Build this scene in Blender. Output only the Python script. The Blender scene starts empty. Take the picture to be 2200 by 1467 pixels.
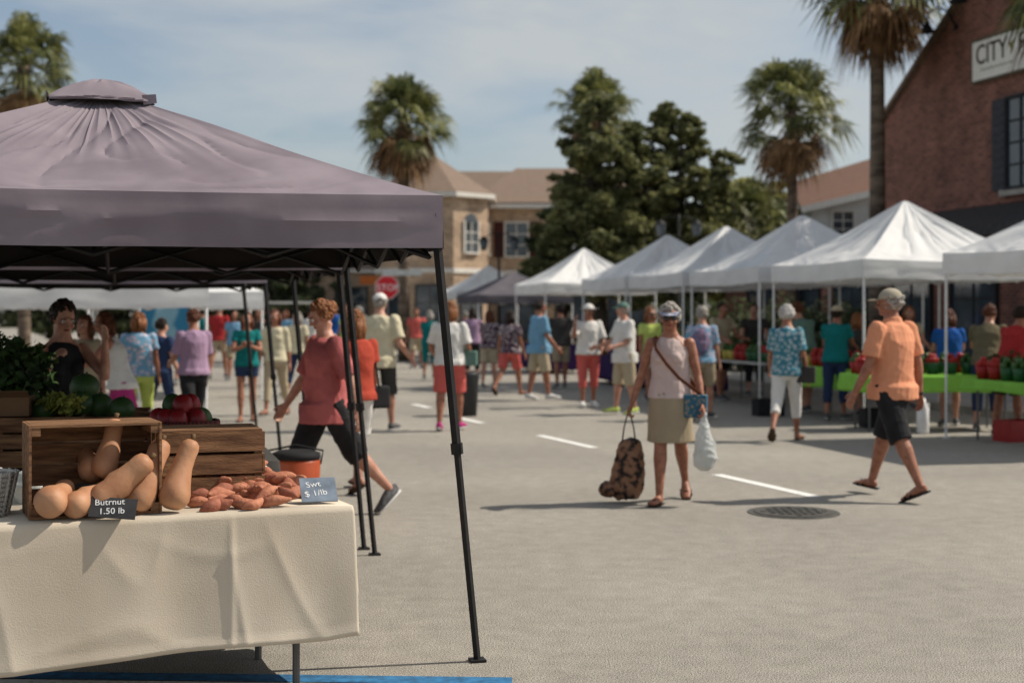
import bpy, math, random, numpy as np
from mathutils import Vector, Matrix, noise
random.seed(7); rng=np.random.default_rng(7)
R=math.radians; V=Vector; F=3090.0; CH=1.58
scene=bpy.context.scene; col=scene.collection
def lin(r,g,b,k=1.0):
    return tuple(((c/255/12.92) if c/255<0.04045 else ((c/255+0.055)/1.055)**2.4)*k for c in (r,g,b))
def X(px,d): return (px-1100)/F*d
# ---------------------------------------------------------------- materials
MATS={}
def mat(name,c,c2=None,scale=8,rough=.75,bump=.0,bscale=60,pattern='noise',spec=.3,transl=0,metal=0,island=0,lo=.35,hi=.65,stretch=(1,1,1),back=None,bdist=.02):
    if name in MATS: return MATS[name]
    m=bpy.data.materials.new(name); m.use_nodes=True; nt=m.node_tree; N=nt.nodes; L=nt.links
    b=N['Principled BSDF']; out=N['Material Output']
    b.inputs['Roughness'].default_value=rough; b.inputs['Specular IOR Level'].default_value=spec; b.inputs['Metallic'].default_value=metal
    tc=N.new('ShaderNodeTexCoord'); mp=N.new('ShaderNodeMapping'); mp.inputs['Scale'].default_value=stretch
    L.new(tc.outputs['Object'],mp.inputs[0])
    if c2 is None: c2=tuple(x*.8 for x in c)
    if pattern=='voronoi':
        t=N.new('ShaderNodeTexVoronoi'); t.inputs['Scale'].default_value=scale; fac=t.outputs['Distance']
    elif pattern=='wave':
        t=N.new('ShaderNodeTexWave'); t.inputs['Scale'].default_value=scale; t.inputs['Distortion'].default_value=2; fac=t.outputs['Fac']
    else:
        t=N.new('ShaderNodeTexNoise'); t.inputs['Scale'].default_value=scale; t.inputs['Detail'].default_value=6; fac=t.outputs['Fac']
    L.new(mp.outputs[0],t.inputs['Vector'])
    rp=N.new('ShaderNodeValToRGB'); rp.color_ramp.elements[0].position=lo; rp.color_ramp.elements[1].position=hi
    rp.color_ramp.elements[0].color=(*c2,1); rp.color_ramp.elements[1].color=(*c,1)
    L.new(fac,rp.inputs[0]); colr=rp.outputs[0]
    if island or back:
        g=N.new('ShaderNodeNewGeometry')
    if island:
        mr=N.new('ShaderNodeMapRange'); mr.inputs['To Min'].default_value=1-island; mr.inputs['To Max'].default_value=1+island
        L.new(g.outputs['Random Per Island'],mr.inputs['Value'])
        mx=N.new('ShaderNodeVectorMath'); mx.operation='SCALE'; L.new(colr,mx.inputs[0]); L.new(mr.outputs[0],mx.inputs['Scale']); colr=mx.outputs[0]
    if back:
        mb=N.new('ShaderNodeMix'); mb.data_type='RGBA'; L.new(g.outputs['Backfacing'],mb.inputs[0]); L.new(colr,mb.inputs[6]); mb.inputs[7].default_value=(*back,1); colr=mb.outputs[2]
    L.new(colr,b.inputs['Base Color'])
    if bump:
        n2=N.new('ShaderNodeTexNoise'); n2.inputs['Scale'].default_value=bscale; n2.inputs['Detail'].default_value=5; L.new(mp.outputs[0],n2.inputs['Vector'])
        bp=N.new('ShaderNodeBump'); bp.inputs['Strength'].default_value=bump; bp.inputs['Distance'].default_value=bdist
        L.new(n2.outputs['Fac'],bp.inputs['Height']); L.new(bp.outputs[0],b.inputs['Normal'])
    if transl:
        tr=N.new('ShaderNodeBsdfTranslucent'); L.new(colr,tr.inputs['Color']); mxs=N.new('ShaderNodeMixShader'); mxs.inputs[0].default_value=transl
        L.new(b.outputs[0],mxs.inputs[1]); L.new(tr.outputs[0],mxs.inputs[2]); L.new(mxs.outputs[0],out.inputs['Surface'])
    MATS[name]=m; return m
def brick(name,c1,c2,mortar,sc=1.0,bw=.22,bh=.075):
    m=bpy.data.materials.new(name); m.use_nodes=True; nt=m.node_tree; N=nt.nodes; L=nt.links; b=N['Principled BSDF']
    b.inputs['Roughness'].default_value=.9
    tc=N.new('ShaderNodeTexCoord'); s=N.new('ShaderNodeSeparateXYZ'); a=N.new('ShaderNodeMath'); a.operation='ADD'; cm=N.new('ShaderNodeCombineXYZ')
    L.new(tc.outputs['Object'],s.inputs[0]); L.new(s.outputs[0],a.inputs[0]); L.new(s.outputs[1],a.inputs[1]); L.new(a.outputs[0],cm.inputs[0]); L.new(s.outputs[2],cm.inputs[1])
    t=N.new('ShaderNodeTexBrick'); t.inputs['Scale'].default_value=sc; t.inputs['Brick Width'].default_value=bw; t.inputs['Row Height'].default_value=bh
    t.inputs['Mortar Size'].default_value=.009; t.inputs['Color1'].default_value=(*c1,1); t.inputs['Color2'].default_value=(*c2,1); t.inputs['Mortar'].default_value=(*mortar,1)
    L.new(cm.outputs[0],t.inputs['Vector'])
    n=N.new('ShaderNodeTexNoise'); n.inputs['Scale'].default_value=1.6; n.inputs['Detail'].default_value=8; n.inputs['Roughness'].default_value=.7; L.new(tc.outputs['Object'],n.inputs['Vector'])
    mr=N.new('ShaderNodeMapRange'); mr.inputs['From Min'].default_value=.3; mr.inputs['From Max'].default_value=.7; mr.inputs['To Min'].default_value=.62; mr.inputs['To Max'].default_value=1.4; L.new(n.outputs['Fac'],mr.inputs['Value'])
    mx=N.new('ShaderNodeVectorMath'); mx.operation='SCALE'; L.new(t.outputs['Color'],mx.inputs[0]); L.new(mr.outputs[0],mx.inputs['Scale']); L.new(mx.outputs[0],b.inputs['Base Color'])
    return m
# ---------------------------------------------------------------- mesh builder
class MB:
    def __init__(s): s.v=[]; s.f=[]; s.m=[]
    def add(s,vs,fs,mi=0):
        o=len(s.v); s.v+= [tuple(v) for v in vs]; s.f+=[tuple(i+o for i in f) for f in fs]; s.m+=[mi]*len(fs)
    def box(s,c,sz,rot=None,mi=0):
        c=V(c); x,y,z=(q/2 for q in sz)
        vs=[V(p) for p in ((-x,-y,-z),(x,-y,-z),(x,y,-z),(-x,y,-z),(-x,-y,z),(x,-y,z),(x,y,z),(-x,y,z))]
        if rot is not None: vs=[rot@p for p in vs]
        s.add([p+c for p in vs],[(0,3,2,1),(4,5,6,7),(0,1,5,4),(1,2,6,5),(2,3,7,6),(3,0,4,7)],mi)
    def loft(s,pts,rad,seg=12,ref=None,mi=0,cap=True):
        pts=[V(p) for p in pts]; n=len(pts); vs=[]; fs=[]
        ref=V(ref) if ref is not None else None
        px=None
        for i in range(n):
            t=(pts[min(i+1,n-1)]-pts[max(i-1,0)]); t=t.normalized() if t.length>1e-9 else V((0,0,1))
            r=ref if ref is not None else (px if px is not None else (V((1,0,0)) if abs(t.x)<.8 else V((0,1,0))))
            x=r-t*r.dot(t)
            if x.length<1e-4: x=t.orthogonal()
            x.normalize(); px=x; y=t.cross(x)
            q=rad[i]; a,b=(q if isinstance(q,(tuple,list)) else (q,q))
            for j in range(seg):
                th=2*math.pi*j/seg; vs.append(pts[i]+x*a*math.cos(th)+y*b*math.sin(th))
        for i in range(n-1):
            for j in range(seg):
                k=(j+1)%seg; fs.append((i*seg+j,i*seg+k,(i+1)*seg+k,(i+1)*seg+j))
        if cap:
            fs.append(tuple(reversed(range(seg)))); fs.append(tuple((n-1)*seg+j for j in range(seg)))
        s.add(vs,fs,mi)
    def beam(s,p,q,w=.02,mi=0):
        s.loft([p,q],[w*.7,w*.7],seg=4,mi=mi)
    def ell(s,c,r,rot=None,seg=16,rings=10,zmin=-1.01,mi=0):
        c=V(c); vs=[]; fs=[]
        r=(r,r,r) if isinstance(r,(int,float)) else r
        for i in range(rings+1):
            ph=-math.pi/2+math.pi*i/rings; z=max(math.sin(ph),zmin)
            rr=math.cos(ph)
            for j in range(seg):
                th=2*math.pi*j/seg; p=V((r[0]*rr*math.cos(th),r[1]*rr*math.sin(th),r[2]*z))
                if rot is not None: p=rot@p
                vs.append(c+p)
        for i in range(rings):
            for j in range(seg):
                k=(j+1)%seg; fs.append((i*seg+j,i*seg+k,(i+1)*seg+k,(i+1)*seg+j))
        s.add(vs,fs,mi)
    def mesh(s,name,mats=(),smooth=True):
        me=bpy.data.meshes.new(name); me.from_pydata(s.v,[],s.f)
        for m in mats: me.materials.append(m)
        if s.m and max(s.m)>0: me.polygons.foreach_set('material_index',s.m)
        if smooth: me.polygons.foreach_set('use_smooth',[True]*len(me.polygons))
        me.update(); return me
    def obj(s,name,mats,parent=None,loc=None,rot=None,smooth=False,label=None,cat=None,group=None,kind=None):
        if not isinstance(mats,(list,tuple)): mats=[mats]
        return mkobj(name,s.mesh(name,mats,smooth),parent,loc,rot,label,cat,group,kind)
def mkobj(name,me,parent=None,loc=None,rot=None,label=None,cat=None,group=None,kind=None):
    o=bpy.data.objects.new(name,me); col.objects.link(o)
    if parent: o.parent=parent
    if loc is not None: o.location=loc
    if rot is not None: o.rotation_euler=rot
    if label: o['label']=label
    if cat: o['category']=cat
    if group: o['group']=group
    if kind: o['kind']=kind
    return o
def root(name,label,cat,loc,rz=0,group=None):
    return mkobj(name,None,None,loc,(0,0,rz),label,cat,group)
def remesh(mb,vox,it=3,wr=0,seed=0,mat_=None,post=None,wscale=1.0):
    me=mb.mesh('tmp'); o=bpy.data.objects.new('tmp',me); col.objects.link(o)
    m=o.modifiers.new('r','REMESH'); m.mode='VOXEL'; m.voxel_size=vox; m.use_smooth_shade=True
    if it:
        m2=o.modifiers.new('s','SMOOTH'); m2.factor=.5; m2.iterations=it
    dg=bpy.context.evaluated_depsgraph_get()
    me2=bpy.data.meshes.new_from_object(o.evaluated_get(dg)); bpy.data.objects.remove(o); bpy.data.meshes.remove(me)
    n=len(me2.vertices); co=np.empty(n*3); me2.vertices.foreach_get('co',co); co=co.reshape(-1,3)
    if wr:
        nr=np.empty(n*3); me2.vertices.foreach_get('normal',nr); nr=nr.reshape(-1,3)
        r=np.random.default_rng(seed); D=np.zeros(n)
        wx=co+.05*np.sin(co[:,[1,2,0]]*9+seed)
        for k in range(7):
            dv=r.normal(size=3); dv[2]*=.55; dv/=np.linalg.norm(dv); fr=r.uniform(18,52)*wscale
            D+=(1-np.abs(np.sin(wx@dv*fr+r.uniform(0,6))))**2*r.uniform(.4,1)
        D-=D.mean(); co=co+nr*(D*wr)[:,None]
    if post is not None: co=post(co)
    me2.vertices.foreach_set('co',co.ravel())
    me2.polygons.foreach_set('use_smooth',[True]*len(me2.polygons)); me2.materials.clear()
    if mat_: me2.materials.append(mat_)
    me2.update(); return me2
# ---------------------------------------------------------------- people
SK=mat('skin_fair',lin(206,156,132,.82),lin(190,132,110,.78),scale=14,rough=.5,spec=.4)
SKT=mat('skin_tanned',lin(180,124,98,.8),lin(154,98,74,.76),scale=20,rough=.5,spec=.4)
H_BL=mat('hair_reddish_blond',lin(172,112,68,.8),lin(104,62,36,.7),scale=60,rough=.6,bump=.6,bscale=120,stretch=(1,1,.3))
H_GR=mat('hair_grey',lin(205,198,188,.8),lin(120,112,104,.8),scale=50,rough=.6,bump=.7,bscale=120)
H_WH=mat('hair_white',lin(235,230,225,.85),lin(170,165,160,.8),scale=50,rough=.6,bump=.7,bscale=120)
H_DK=mat('hair_dark_brown',lin(60,42,32,.7),lin(30,20,16,.7),scale=60,rough=.5,bump=.6,bscale=120)
H_BR=mat('hair_auburn',lin(130,74,46,.7),lin(80,44,28,.7),scale=60,rough=.5,bump=.6,bscale=120)
EYEW=mat('eye_white',(.7,.68,.65),(.65,.62,.6)); EYED=mat('eye_iris',(.03,.02,.015)); LIP=mat('lip',lin(165,85,78,.7))
BLK=mat('black_fabric',(.018,.018,.02),(.01,.01,.012),rough=.85); SOLE=mat('sole_brown',(.06,.035,.02)); SHOEW=mat('shoe_white',(.6,.6,.58)); SHOED=mat('shoe_dark',(.05,.05,.055),(.12,.12,.12),scale=30)
def cl(name,r,g,b,k=.8,r2=None,pattern='noise',scale=6,lo=.3,hi=.7):
    c=lin(r,g,b,k); return mat('cloth_'+name,c,(lin(*r2,k) if r2 else tuple(x*.84 for x in c)),scale=scale,rough=.9,bump=.15,bscale=180,pattern=pattern,lo=lo,hi=hi,spec=.1)
HANDS={}
def person(key,label,px,d,rot=0,h=1.7,w=1.0,fem=False,lean=0,legs=((16,4),(-18,10)),arms=((8,8,14,0),(-8,8,14,0)),
           head=(0,0),skin=SK,top=None,sleeve=.55,hem=-.03,bot=None,kind='shorts',blen=.75,hair=H_DK,hstyle='short',hat=None,hatm=None,
           shoes='sneaker',shoem=None,curl=(.55,.55),sung=False,collar=False,group=None,belly=0,lout=.02):
    H=h; s0=(X(px,d),d)
    rt=root('person',label,'person',(s0[0],s0[1],0),R(rot),group)
    vox=.0065 if d<12.6 else (.009 if d<21 else .012)
    la=R(lean); t=V((0,-math.sin(la),math.cos(la))); sd=int(abs(px)*7+d*13)
    chains=[]; low=9
    for i,s in enumerate((-1,1)):
        a,k=legs[i]; a=R(a); k=R(k)
        hip=V((s*.05*w,0,0))*H
        knee=hip+V((s*lout,-math.sin(a),-math.cos(a))).normalized()*.245*H
        b=a-k; ank=knee+V((s*.0,-math.sin(b),-math.cos(b))).normalized()*.24*H
        p=(b*.85 if b<-.15 else max(0,b)*.25)
        fd=V((s*.18,-math.cos(p),math.sin(p))).normalized(); sdv=V((1,0,0)); up=sdv.cross(fd).normalized()
        if up.z<0: up=-up
        heel=ank-up*.048*H-fd*.03*H; toe=ank-up*.048*H+fd*.115*H
        low=min(low,heel.z,toe.z); chains.append((hip,knee,ank,fd,up))
    O=V((0,0,-low)); chains=[tuple([q+O for q in c[:3]]+list(c[3:])) for c in chains]
    stride=max(abs(legs[0][0]),abs(legs[1][0]))/26
    def S(u,off=(0,0,0)):
        p=O+(V((0,0,u*H)) if u<0 else t*u*H)
        if u>.29: p=p+V((0,-(u-.29)*.25*H,(u-.29)*.1*H))
        return p+V(off)*H
    hipf=1.06 if fem else 1.0; shf=.9 if fem else 1.0; wf=w*(.9 if fem else 1.0)
    T=[(-.065,.05,.045),(-.035,.086*hipf,.064),(.02,.092*hipf*w,.068*w),(.09,.080*wf,.058*w+belly*.5),(.15,.086*wf,.062*w+belly*.3),(.21,.098*shf*w,.066*w),(.255,.101*shf*w,.058),(.285,.078*shf,.046),(.305,.046,.040),(.325,.034,.036),(.35,.032,.035),(.375,.031,.034)]
    B=MB(); B.loft([S(q[0]) for q in T],[(q[1]*H,q[2]*H) for q in T],seg=20,ref=(1,0,0))
    SH=[];
    for i,s in enumerate((-1,1)):
        f,o,e,inn=arms[i]; f=R(f);o=R(o);e=R(e);inn=R(inn)
        sh=S(.268,(s*.103*shf*w,0,0))
        f0=f+la*.4
        ud=V((s*math.sin(o),-math.sin(f0)*math.cos(o),-math.cos(f0)*math.cos(o))).normalized()
        o2=o-inn; fd_=V((s*math.sin(o2),-math.sin(f0+e)*math.cos(o2),-math.cos(f0+e)*math.cos(o2))).normalized()
        el=sh+ud*.168*H; wr=el+fd_*.148*H
        lw=(1+(w-1)*.7)*(.92 if fem else 1.0)
        B.ell(sh,.031*H*lw,seg=12,rings=8)
        B.loft([sh,sh.lerp(el,.35),sh.lerp(el,.8),el,el.lerp(wr,.25),el.lerp(wr,.7),wr],[q*H*lw for q in (.031,.029,.0235,.0225,.0235,.0175,.0145)],seg=12)
        T_=V((0,-1,.6)); T_=(T_-fd_*T_.dot(fd_)).normalized(); n=fd_.cross(T_).normalized()
        if n.x*(-s)<0: n=-n
        B.loft([wr-fd_*.01*H,wr+fd_*.015*H,wr+fd_*.04*H,wr+fd_*.056*H],[(.0145*H,.0125*H),(.019*H,.011*H),(.0235*H,.010*H),(.021*H,.008*H)],seg=12,ref=T_)
        cu=curl[i]
        for q,(of,ln) in enumerate(((.0175,.042),(.006,.048),(-.006,.045),(-.0175,.035))):
            p=wr+fd_*.05*H+T_*of*H; ang=cu*.35; pts=[p-fd_*.012*H,p]; 
            for sg in (.42,.32,.26):
                dr=fd_*math.cos(ang)+n*math.sin(ang)+T_*of*1.5; p=p+dr.normalized()*ln*sg*H; pts.append(p); ang+=cu*.6
            B.loft(pts,[.0056*H,.0056*H,.0052*H,.0048*H,.0038*H],seg=8)
        tb=wr+fd_*.012*H+T_*.014*H; t1=tb+(T_*.75+fd_*.7+n*.15).normalized()*.028*H; t2=t1+(T_*.25+fd_*.9+n*(.25+cu*.3)).normalized()*.024*H
        B.loft([tb-T_*.008*H,tb,t1,t2],[.0078*H,.0075*H,.0062*H,.0045*H],seg=8)
        SH.append((sh,el,wr,fd_,n,T_,lw))
    lw=(1+(w-1)*.8)
    for (hip,knee,ank,fd,up) in chains:
        B.loft([hip+V((0,0,.02*H)),hip.lerp(knee,.25),hip.lerp(knee,.7),knee,knee.lerp(ank,.28),knee.lerp(ank,.7),ank,ank-up*.015*H],[q*H*lw for q in (.05,.050,.038,.031,.0335,.0225,.018,.019)],seg=14)
        B.loft([ank-up*.026*H-fd*.027*H,ank-up*.024*H-fd*.01*H,ank-up*.024*H+fd*.025*H,ank-up*.034*H+fd*.075*H,ank-up*.038*H+fd*.110*H],[(.012*H,.013*H),(.019*H,.020*H),(.021*H,.021*H),(.027*H,.012*H),(.017*H,.008*H)],seg=12,ref=(1,0,0))
    Hc=S(.31)+V((0,-.018*H-math.sin(la)*.03*H,.082*H)); M=Matrix.Rotation(R(head[0]),3,'Z')@Matrix.Rotation(R(head[1]+lean*.4),3,'X')
    def hp(x,y,z): return Hc+M@(V((x,y,z))*H)
    B.loft([S(.30),S(.33),hp(0,.008,-.03)],[.036*H,.034*H,.034*H],seg=12)
    B.ell(hp(0,.006,.008),(.0435*H,.052*H,.054*H),M); B.ell(hp(0,-.012,-.028),(.034*H,.038*H,.036*H),M); B.ell(hp(0,-.034,-.046),(.018*H,.014*H,.013*H),M,10,6)
    B.ell(hp(0,-.05,.008),(.026*H,.006*H,.012*H),M,10,6)
    B.loft([hp(0,-.047,.010),hp(0,-.053,-.002),hp(0,-.061,-.014),hp(0,-.050,-.018)],[.004*H,.0055*H,.0085*H,.006*H],seg=8)
    for s in (-1,1):
        B.ell(hp(s*.045,.004,-.006),(.005*H,.011*H,.017*H),M,8,6); B.ell(hp(s*.024,-.034,-.02),(.013*H,.012*H,.013*H),M,8,6)
    eyes=[hp(s*.0175,-.050,.003) for s in (-1,1)]; fw=M@V((0,-1,0))
    def post(co):
        for e in eyes:
            dd=np.linalg.norm(co-np.array(e),axis=1); w_=np.exp(-(dd/(.011*H))**2); co=co-np.array(fw)[None]*(w_*.006*H)[:,None]
        co[:,2]=np.maximum(co[:,2],.004); return co
    me=remesh(B,vox,2,post=post,mat_=skin); me.name='body'; mkobj('body',me,rt)
    facing=math.cos(R(rot+head[0]))>-.2
    if facing and d<30:
        for e in eyes:
            E=MB(); E.ell(e+fw*-.002*H,.0072*H,M,10,8); E.ell(e+fw*.0040*H,(.0035*H,.0022*H,.0035*H),M,8,6,mi=1); E.obj('eye',[EYEW,EYED],rt,smooth=True)
        E=MB(); E.ell(hp(0,-.0475,-.031),(.013*H,.0055*H,.0025*H),M,10,6); E.ell(hp(0,-.0475,-.0352),(.0115*H,.0058*H,.003*H),M,10,6); E.obj('mouth',LIP,rt,smooth=True)
        if not sung:
            for s in (-1,1): E=MB(); E.loft([hp(s*.008,-.0525,.0115),hp(s*.018,-.0525,.0145),hp(s*.028,-.046,.012)],[.0015*H,.002*H,.001*H],seg=6); E.obj('eyebrow',hair,rt,smooth=True)
    if top:
        C=MB(); inf=.009 if sleeve<.1 else .013
        rr=[(u,a+inf,b+inf) for (u,a,b) in T if u>max(hem,0)+.005 and u<.30]
        a0=.092*hipf*w+inf+.006; b0=.070*w+inf+.008+belly*.5+(.010*stride if hem<-.02 else 0)
        rr=[(hem,a0,b0)]+([(0,a0-.001,b0-.002)] if hem<-.02 else [])+[(u,max(a,(.086*w+inf) if u<.2 else a),b) for (u,a,b) in rr]
        if sleeve<.1: rr=[(u,a if u<.24 else a*.86,b) for (u,a,b) in rr]
        rr.append((.302,.044,.042))
        C.loft([S(u) for u,_,_ in rr],[(a*H,b*H) for _,a,b in rr],seg=24,ref=(1,0,0))
        if fem:
            for s in (-1,1): C.ell(S(.195,(s*.036,-.05,0)),.035*H,None,12,8)
        if belly: C.ell(S(.08,(0,-.03,0)),(.085*H*w,(.055+belly)*H,.085*H),None,14,10)
        if sleeve>.1:
            for (sh,el,wr,_,_,_,l2) in SH:
                C.ell(sh,.039*H*l2,None,12,8)
                if sleeve<=1: e=sh.lerp(el,sleeve); C.loft([sh,sh.lerp(el,sleeve*.5),e],[.039*H*l2,.039*H*l2,.042*H*l2],seg=14)
                else:
                    e=el.lerp(wr,sleeve-1); C.loft([sh,sh.lerp(el,.5),el,e],[.040*H*l2,.036*H*l2,.032*H*l2,.026*H*l2],seg=14)
        if collar: C.loft([S(.295),S(.318)],[(.050*H,.050*H),(.043*H,.044*H)],seg=14,ref=(1,0,0))
        me=remesh(C,vox*1.15,2,wr=.0046,seed=sd,mat_=top,wscale=.7); me.name='shirt'; mkobj('shirt',me,rt)
    if bot:
        C=MB(); g=.012
        C.loft([S(u) for u in (-.075,-.04,0,.04,.075)],[(.07*H,.06*H),((.086*hipf+g)*H,(.066+g)*H),((.090*hipf*w+g*.6)*H,(.067*w+g*.6)*H),((.086*w+g*.6)*H,(.064*w+g*.6)*H),((.08*w+g*.5)*H,(.058*w+g*.5)*H)],seg=20,ref=(1,0,0))
        if kind=='skirt':
            kz=sum((c[1] for c in chains),V())/2; hb=O.lerp(kz,blen); hb.z=O.z-.245*H*blen
            C.loft([S(.06),S(0),O.lerp(hb,.5),hb],[(.09*H,.072*H),(.108*H,.085*H),(.112*H,.094*H),(.118*H,.10*H)],seg=24,ref=(1,0,0))
        else:
            for (hip,knee,ank,fd,up) in chains:
                if blen<=1: C.loft([hip+V((0,0,.01*H)),hip.lerp(knee,blen*.5),hip.lerp(knee,blen)],[.059*H*lw,.057*H*lw,.053*H*lw],seg=16)
                elif blen<=1.2: C.loft([hip+V((0,0,.01*H)),hip.lerp(knee,.5),knee,knee.lerp(ank,(blen-1))],[.059*H*lw,.055*H*lw,.050*H*lw,.049*H*lw],seg=16)
                else: C.loft([hip+V((0,0,.01*H)),hip.lerp(knee,.5),knee,knee.lerp(ank,(blen-1))],[.060*H*lw,.052*H*lw,.042*H*lw,.034*H*lw],seg=16)
        me=remesh(C,vox*1.15,2,wr=.0034,seed=sd+5,mat_=bot,wscale=.8); nm='skirt' if kind=='skirt' else ('trousers' if blen>1.2 else 'shorts'); me.name=nm; mkobj(nm,me,rt)
    sm=shoem or (SHOED if shoes=='sneaker' else SOLE)
    for (hip,knee,ank,fd,up) in chains:
        C=MB()
        if shoes=='sneaker':
            C.loft([ank-up*.024*H-fd*.034*H,ank-up*.020*H-fd*.012*H,ank-up*.022*H+fd*.028*H,ank-up*.032*H+fd*.078*H,ank-up*.036*H+fd*.122*H],[(.013*H,.020*H),(.024*H,.028*H),(.026*H,.026*H),(.031*H,.016*H),(.018*H,.011*H)],seg=14,ref=(1,0,0))
            C.loft([ank-up*.044*H-fd*.036*H,ank-up*.044*H+fd*.03*H,ank-up*.044*H+fd*.08*H,ank-up*.044*H+fd*.124*H],[(.018*H,.006*H),(.025*H,.006*H),(.031*H,.006*H),(.017*H,.005*H)],seg=12,ref=(1,0,0),mi=1)
            C.obj('shoe',[sm,SHOEW],rt,smooth=True)
        else:
            C.loft([ank-up*.045*H-fd*.034*H,ank-up*.046*H+fd*.02*H,ank-up*.046*H+fd*.08*H,ank-up*.046*H+fd*.122*H],[(.02*H,.005*H),(.024*H,.005*H),(.031*H,.005*H),(.018*H,.004*H)],seg=12,ref=(1,0,0))
            sx=V((1,0,0))
            C.loft([ank-up*.042*H+fd*.045*H-sx*.029*H,ank-up*.015*H+fd*.055*H,ank-up*.042*H+fd*.045*H+sx*.029*H],[(.004*H,.008*H)]*3,seg=6)
            C.loft([ank-up*.042*H+fd*.075*H-sx*.03*H,ank-up*.022*H+fd*.075*H,ank-up*.042*H+fd*.075*H+sx*.03*H],[(.004*H,.008*H)]*3,seg=6)
            C.obj('sandal',sm,rt,smooth=True)
    r=random.Random(sd); Hh=MB()
    ho=hat is not None and hat!='visor'
    Hh.ell(hp(0,.014,.012 if not ho else -.004),((.0475)*H,.052*H,(.053 if not ho else .043)*H),M,20,14)
    n=170 if hstyle in('curly','bun') else 90
    for _ in range(n):
        th=r.uniform(0,2*math.pi); ph=r.uniform(-.5,1.5); x=math.cos(th)*math.cos(ph); y=math.sin(th)*math.cos(ph); z=math.sin(ph)
        if y<-.25 and z<.55: continue
        if ho and z>.25: continue
        br=r.uniform(.009,.014)*H*(1.15 if hstyle=='curly' else .85)
        Hh.ell(hp(x*.047,.014+y*.051,.012+z*.052),(br,br,br*1.2),M,8,5)
    if hstyle in('long','bob'):
        ln=.10 if hstyle=='long' else .06
        for _ in range(34):
            th=r.uniform(-.35,math.pi+.35); x=math.cos(th); y=math.sin(th)
            Hh.loft([hp(x*.046,.012+y*.05,.02),hp(x*.052,.016+y*.053,-.03),hp(x*.048,.018+y*.05,-.03-ln*r.uniform(.7,1.1))],[.011*H,.012*H,.004*H],seg=6)
    if hstyle=='bun': Hh.ell(hp(.0,.066,.022),.024*H,M,12,8); 
    for q in range(len(Hh.v)):
        p=V(Hh.v[q]); nn=noise.noise(p*38); Hh.v[q]=tuple(p+(p-Hc).normalized()*nn*.007*H)
    Hh.obj('hair',hair,rt,smooth=True)
    if hat:
        C=MB(); hm=hatm
        if hat=='cap':
            C.ell(hp(0,.010,.018),(.052*H,.058*H,.052*H),M,22,14,zmin=0); C.ell(hp(0,-.062,.018),(.036*H,.040*H,.005*H),M,18,6)
        elif hat=='sunhat':
            C.ell(hp(0,.008,.022),(.055*H,.060*H,.050*H),M,22,14,zmin=0)
            C.loft([hp(0,.008,.022),hp(0,.008,.026)],[(.105*H,.11*H),(.06*H,.065*H)],seg=26,ref=M@V((1,0,0)))
        elif hat=='visor':
            C.loft([hp(0,.008,.016),hp(0,.006,.034)],[(.050*H,.060*H),(.049*H,.058*H)],seg=26,ref=M@V((1,0,0)))
            C.ell(hp(0,-.064,.018),(.038*H,.038*H,.005*H),M,18,6)
        C.obj('hat' if hat=='sunhat' else hat,hm,rt,smooth=True)
    if sung:
        C=MB()
        for s in (-1,1):
            C.ell(hp(s*.019,-.0585,.002),(.0165*H,.006*H,.0125*H),M,14,8)
            C.loft([hp(s*.034,-.056,.004),hp(s*.047,0,.003)],[.002*H,.002*H],seg=6)
        C.loft([hp(-.01,-.059,.005),hp(.01,-.059,.005)],[.002*H,.002*H],seg=6)
        C.obj('sunglasses',mat('sunglass_lens',(.01,.01,.012),rough=.15,spec=.6),rt,smooth=True)
    Mz=Matrix.Rotation(R(rot),3,'Z'); base=V((s0[0],s0[1],0))
    HANDS[key]=dict(hand=[base+Mz@(a[2]+a[3]*.05*H) for a in SH],el=[base+Mz@a[1] for a in SH],M=Mz,S=lambda u,off=(0,0,0):base+Mz@S(u,off))
    return rt
C_PINK=cl('pink',218,196,190,.85); C_KH=cl('khaki',180,164,138,.8); C_OR=cl('apricot',242,166,128,.82); C_RED=cl('washed_red',200,112,110,.82,(136,76,80),scale=3.2,lo=.3,hi=.55)
C_WH=cl('white',235,232,226,.85); C_CR=cl('cream',230,220,188,.8); C_GREY=cl('charcoal',74,72,70,.8); C_COR=cl('coral',220,108,100,.82); C_LB=cl('light_blue',128,176,208,.8)
C_TEAL=cl('teal_print',70,134,152,.8,(196,210,214),'voronoi',22,.2,.6); C_FL=cl('floral_dark',70,40,60,.8,(225,215,215),'voronoi',26,.15,.6); C_YG=cl('lime',205,222,120,.8); C_TQ=cl('teal',30,124,124,.8)
C_RR=cl('red',184,58,60,.8); C_BLUE=cl('blue',44,98,176,.8); C_OL=cl('olive_grey',120,112,90,.8); C_LAV=cl('lavender',180,150,178,.8); C_MAG=cl('magenta',196,66,134,.8); C_DEN=cl('denim',52,66,98,.8); C_SKY=cl('sky_print',120,170,200,.8,(220,200,210),'voronoi',20,.2,.6)
C_BG=cl('beige',200,184,156,.8); C_GR2=cl('muted_green',110,140,130,.8); C_ORG=cl('orange_red',196,84,66,.75)
person('woman','woman in sleeveless pink top and khaki skirt carrying bags',1440,11.9,rot=-16,h=1.66,w=1.04,fem=True,legs=((12,4),(-16,20)),arms=((2,17,6,0),(0,14,22,2)),lout=-.05,
  head=(12,4),skin=SKT,top=C_PINK,sleeve=0,hem=-.005,bot=C_KH,kind='skirt',blen=.9,hair=H_GR,hstyle='curly',hat='visor',hatm=cl('visor_white',230,232,238,.8,(90,100,140),scale=20),shoes='sandal',curl=(1.7,1.7),sung=True)
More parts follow.
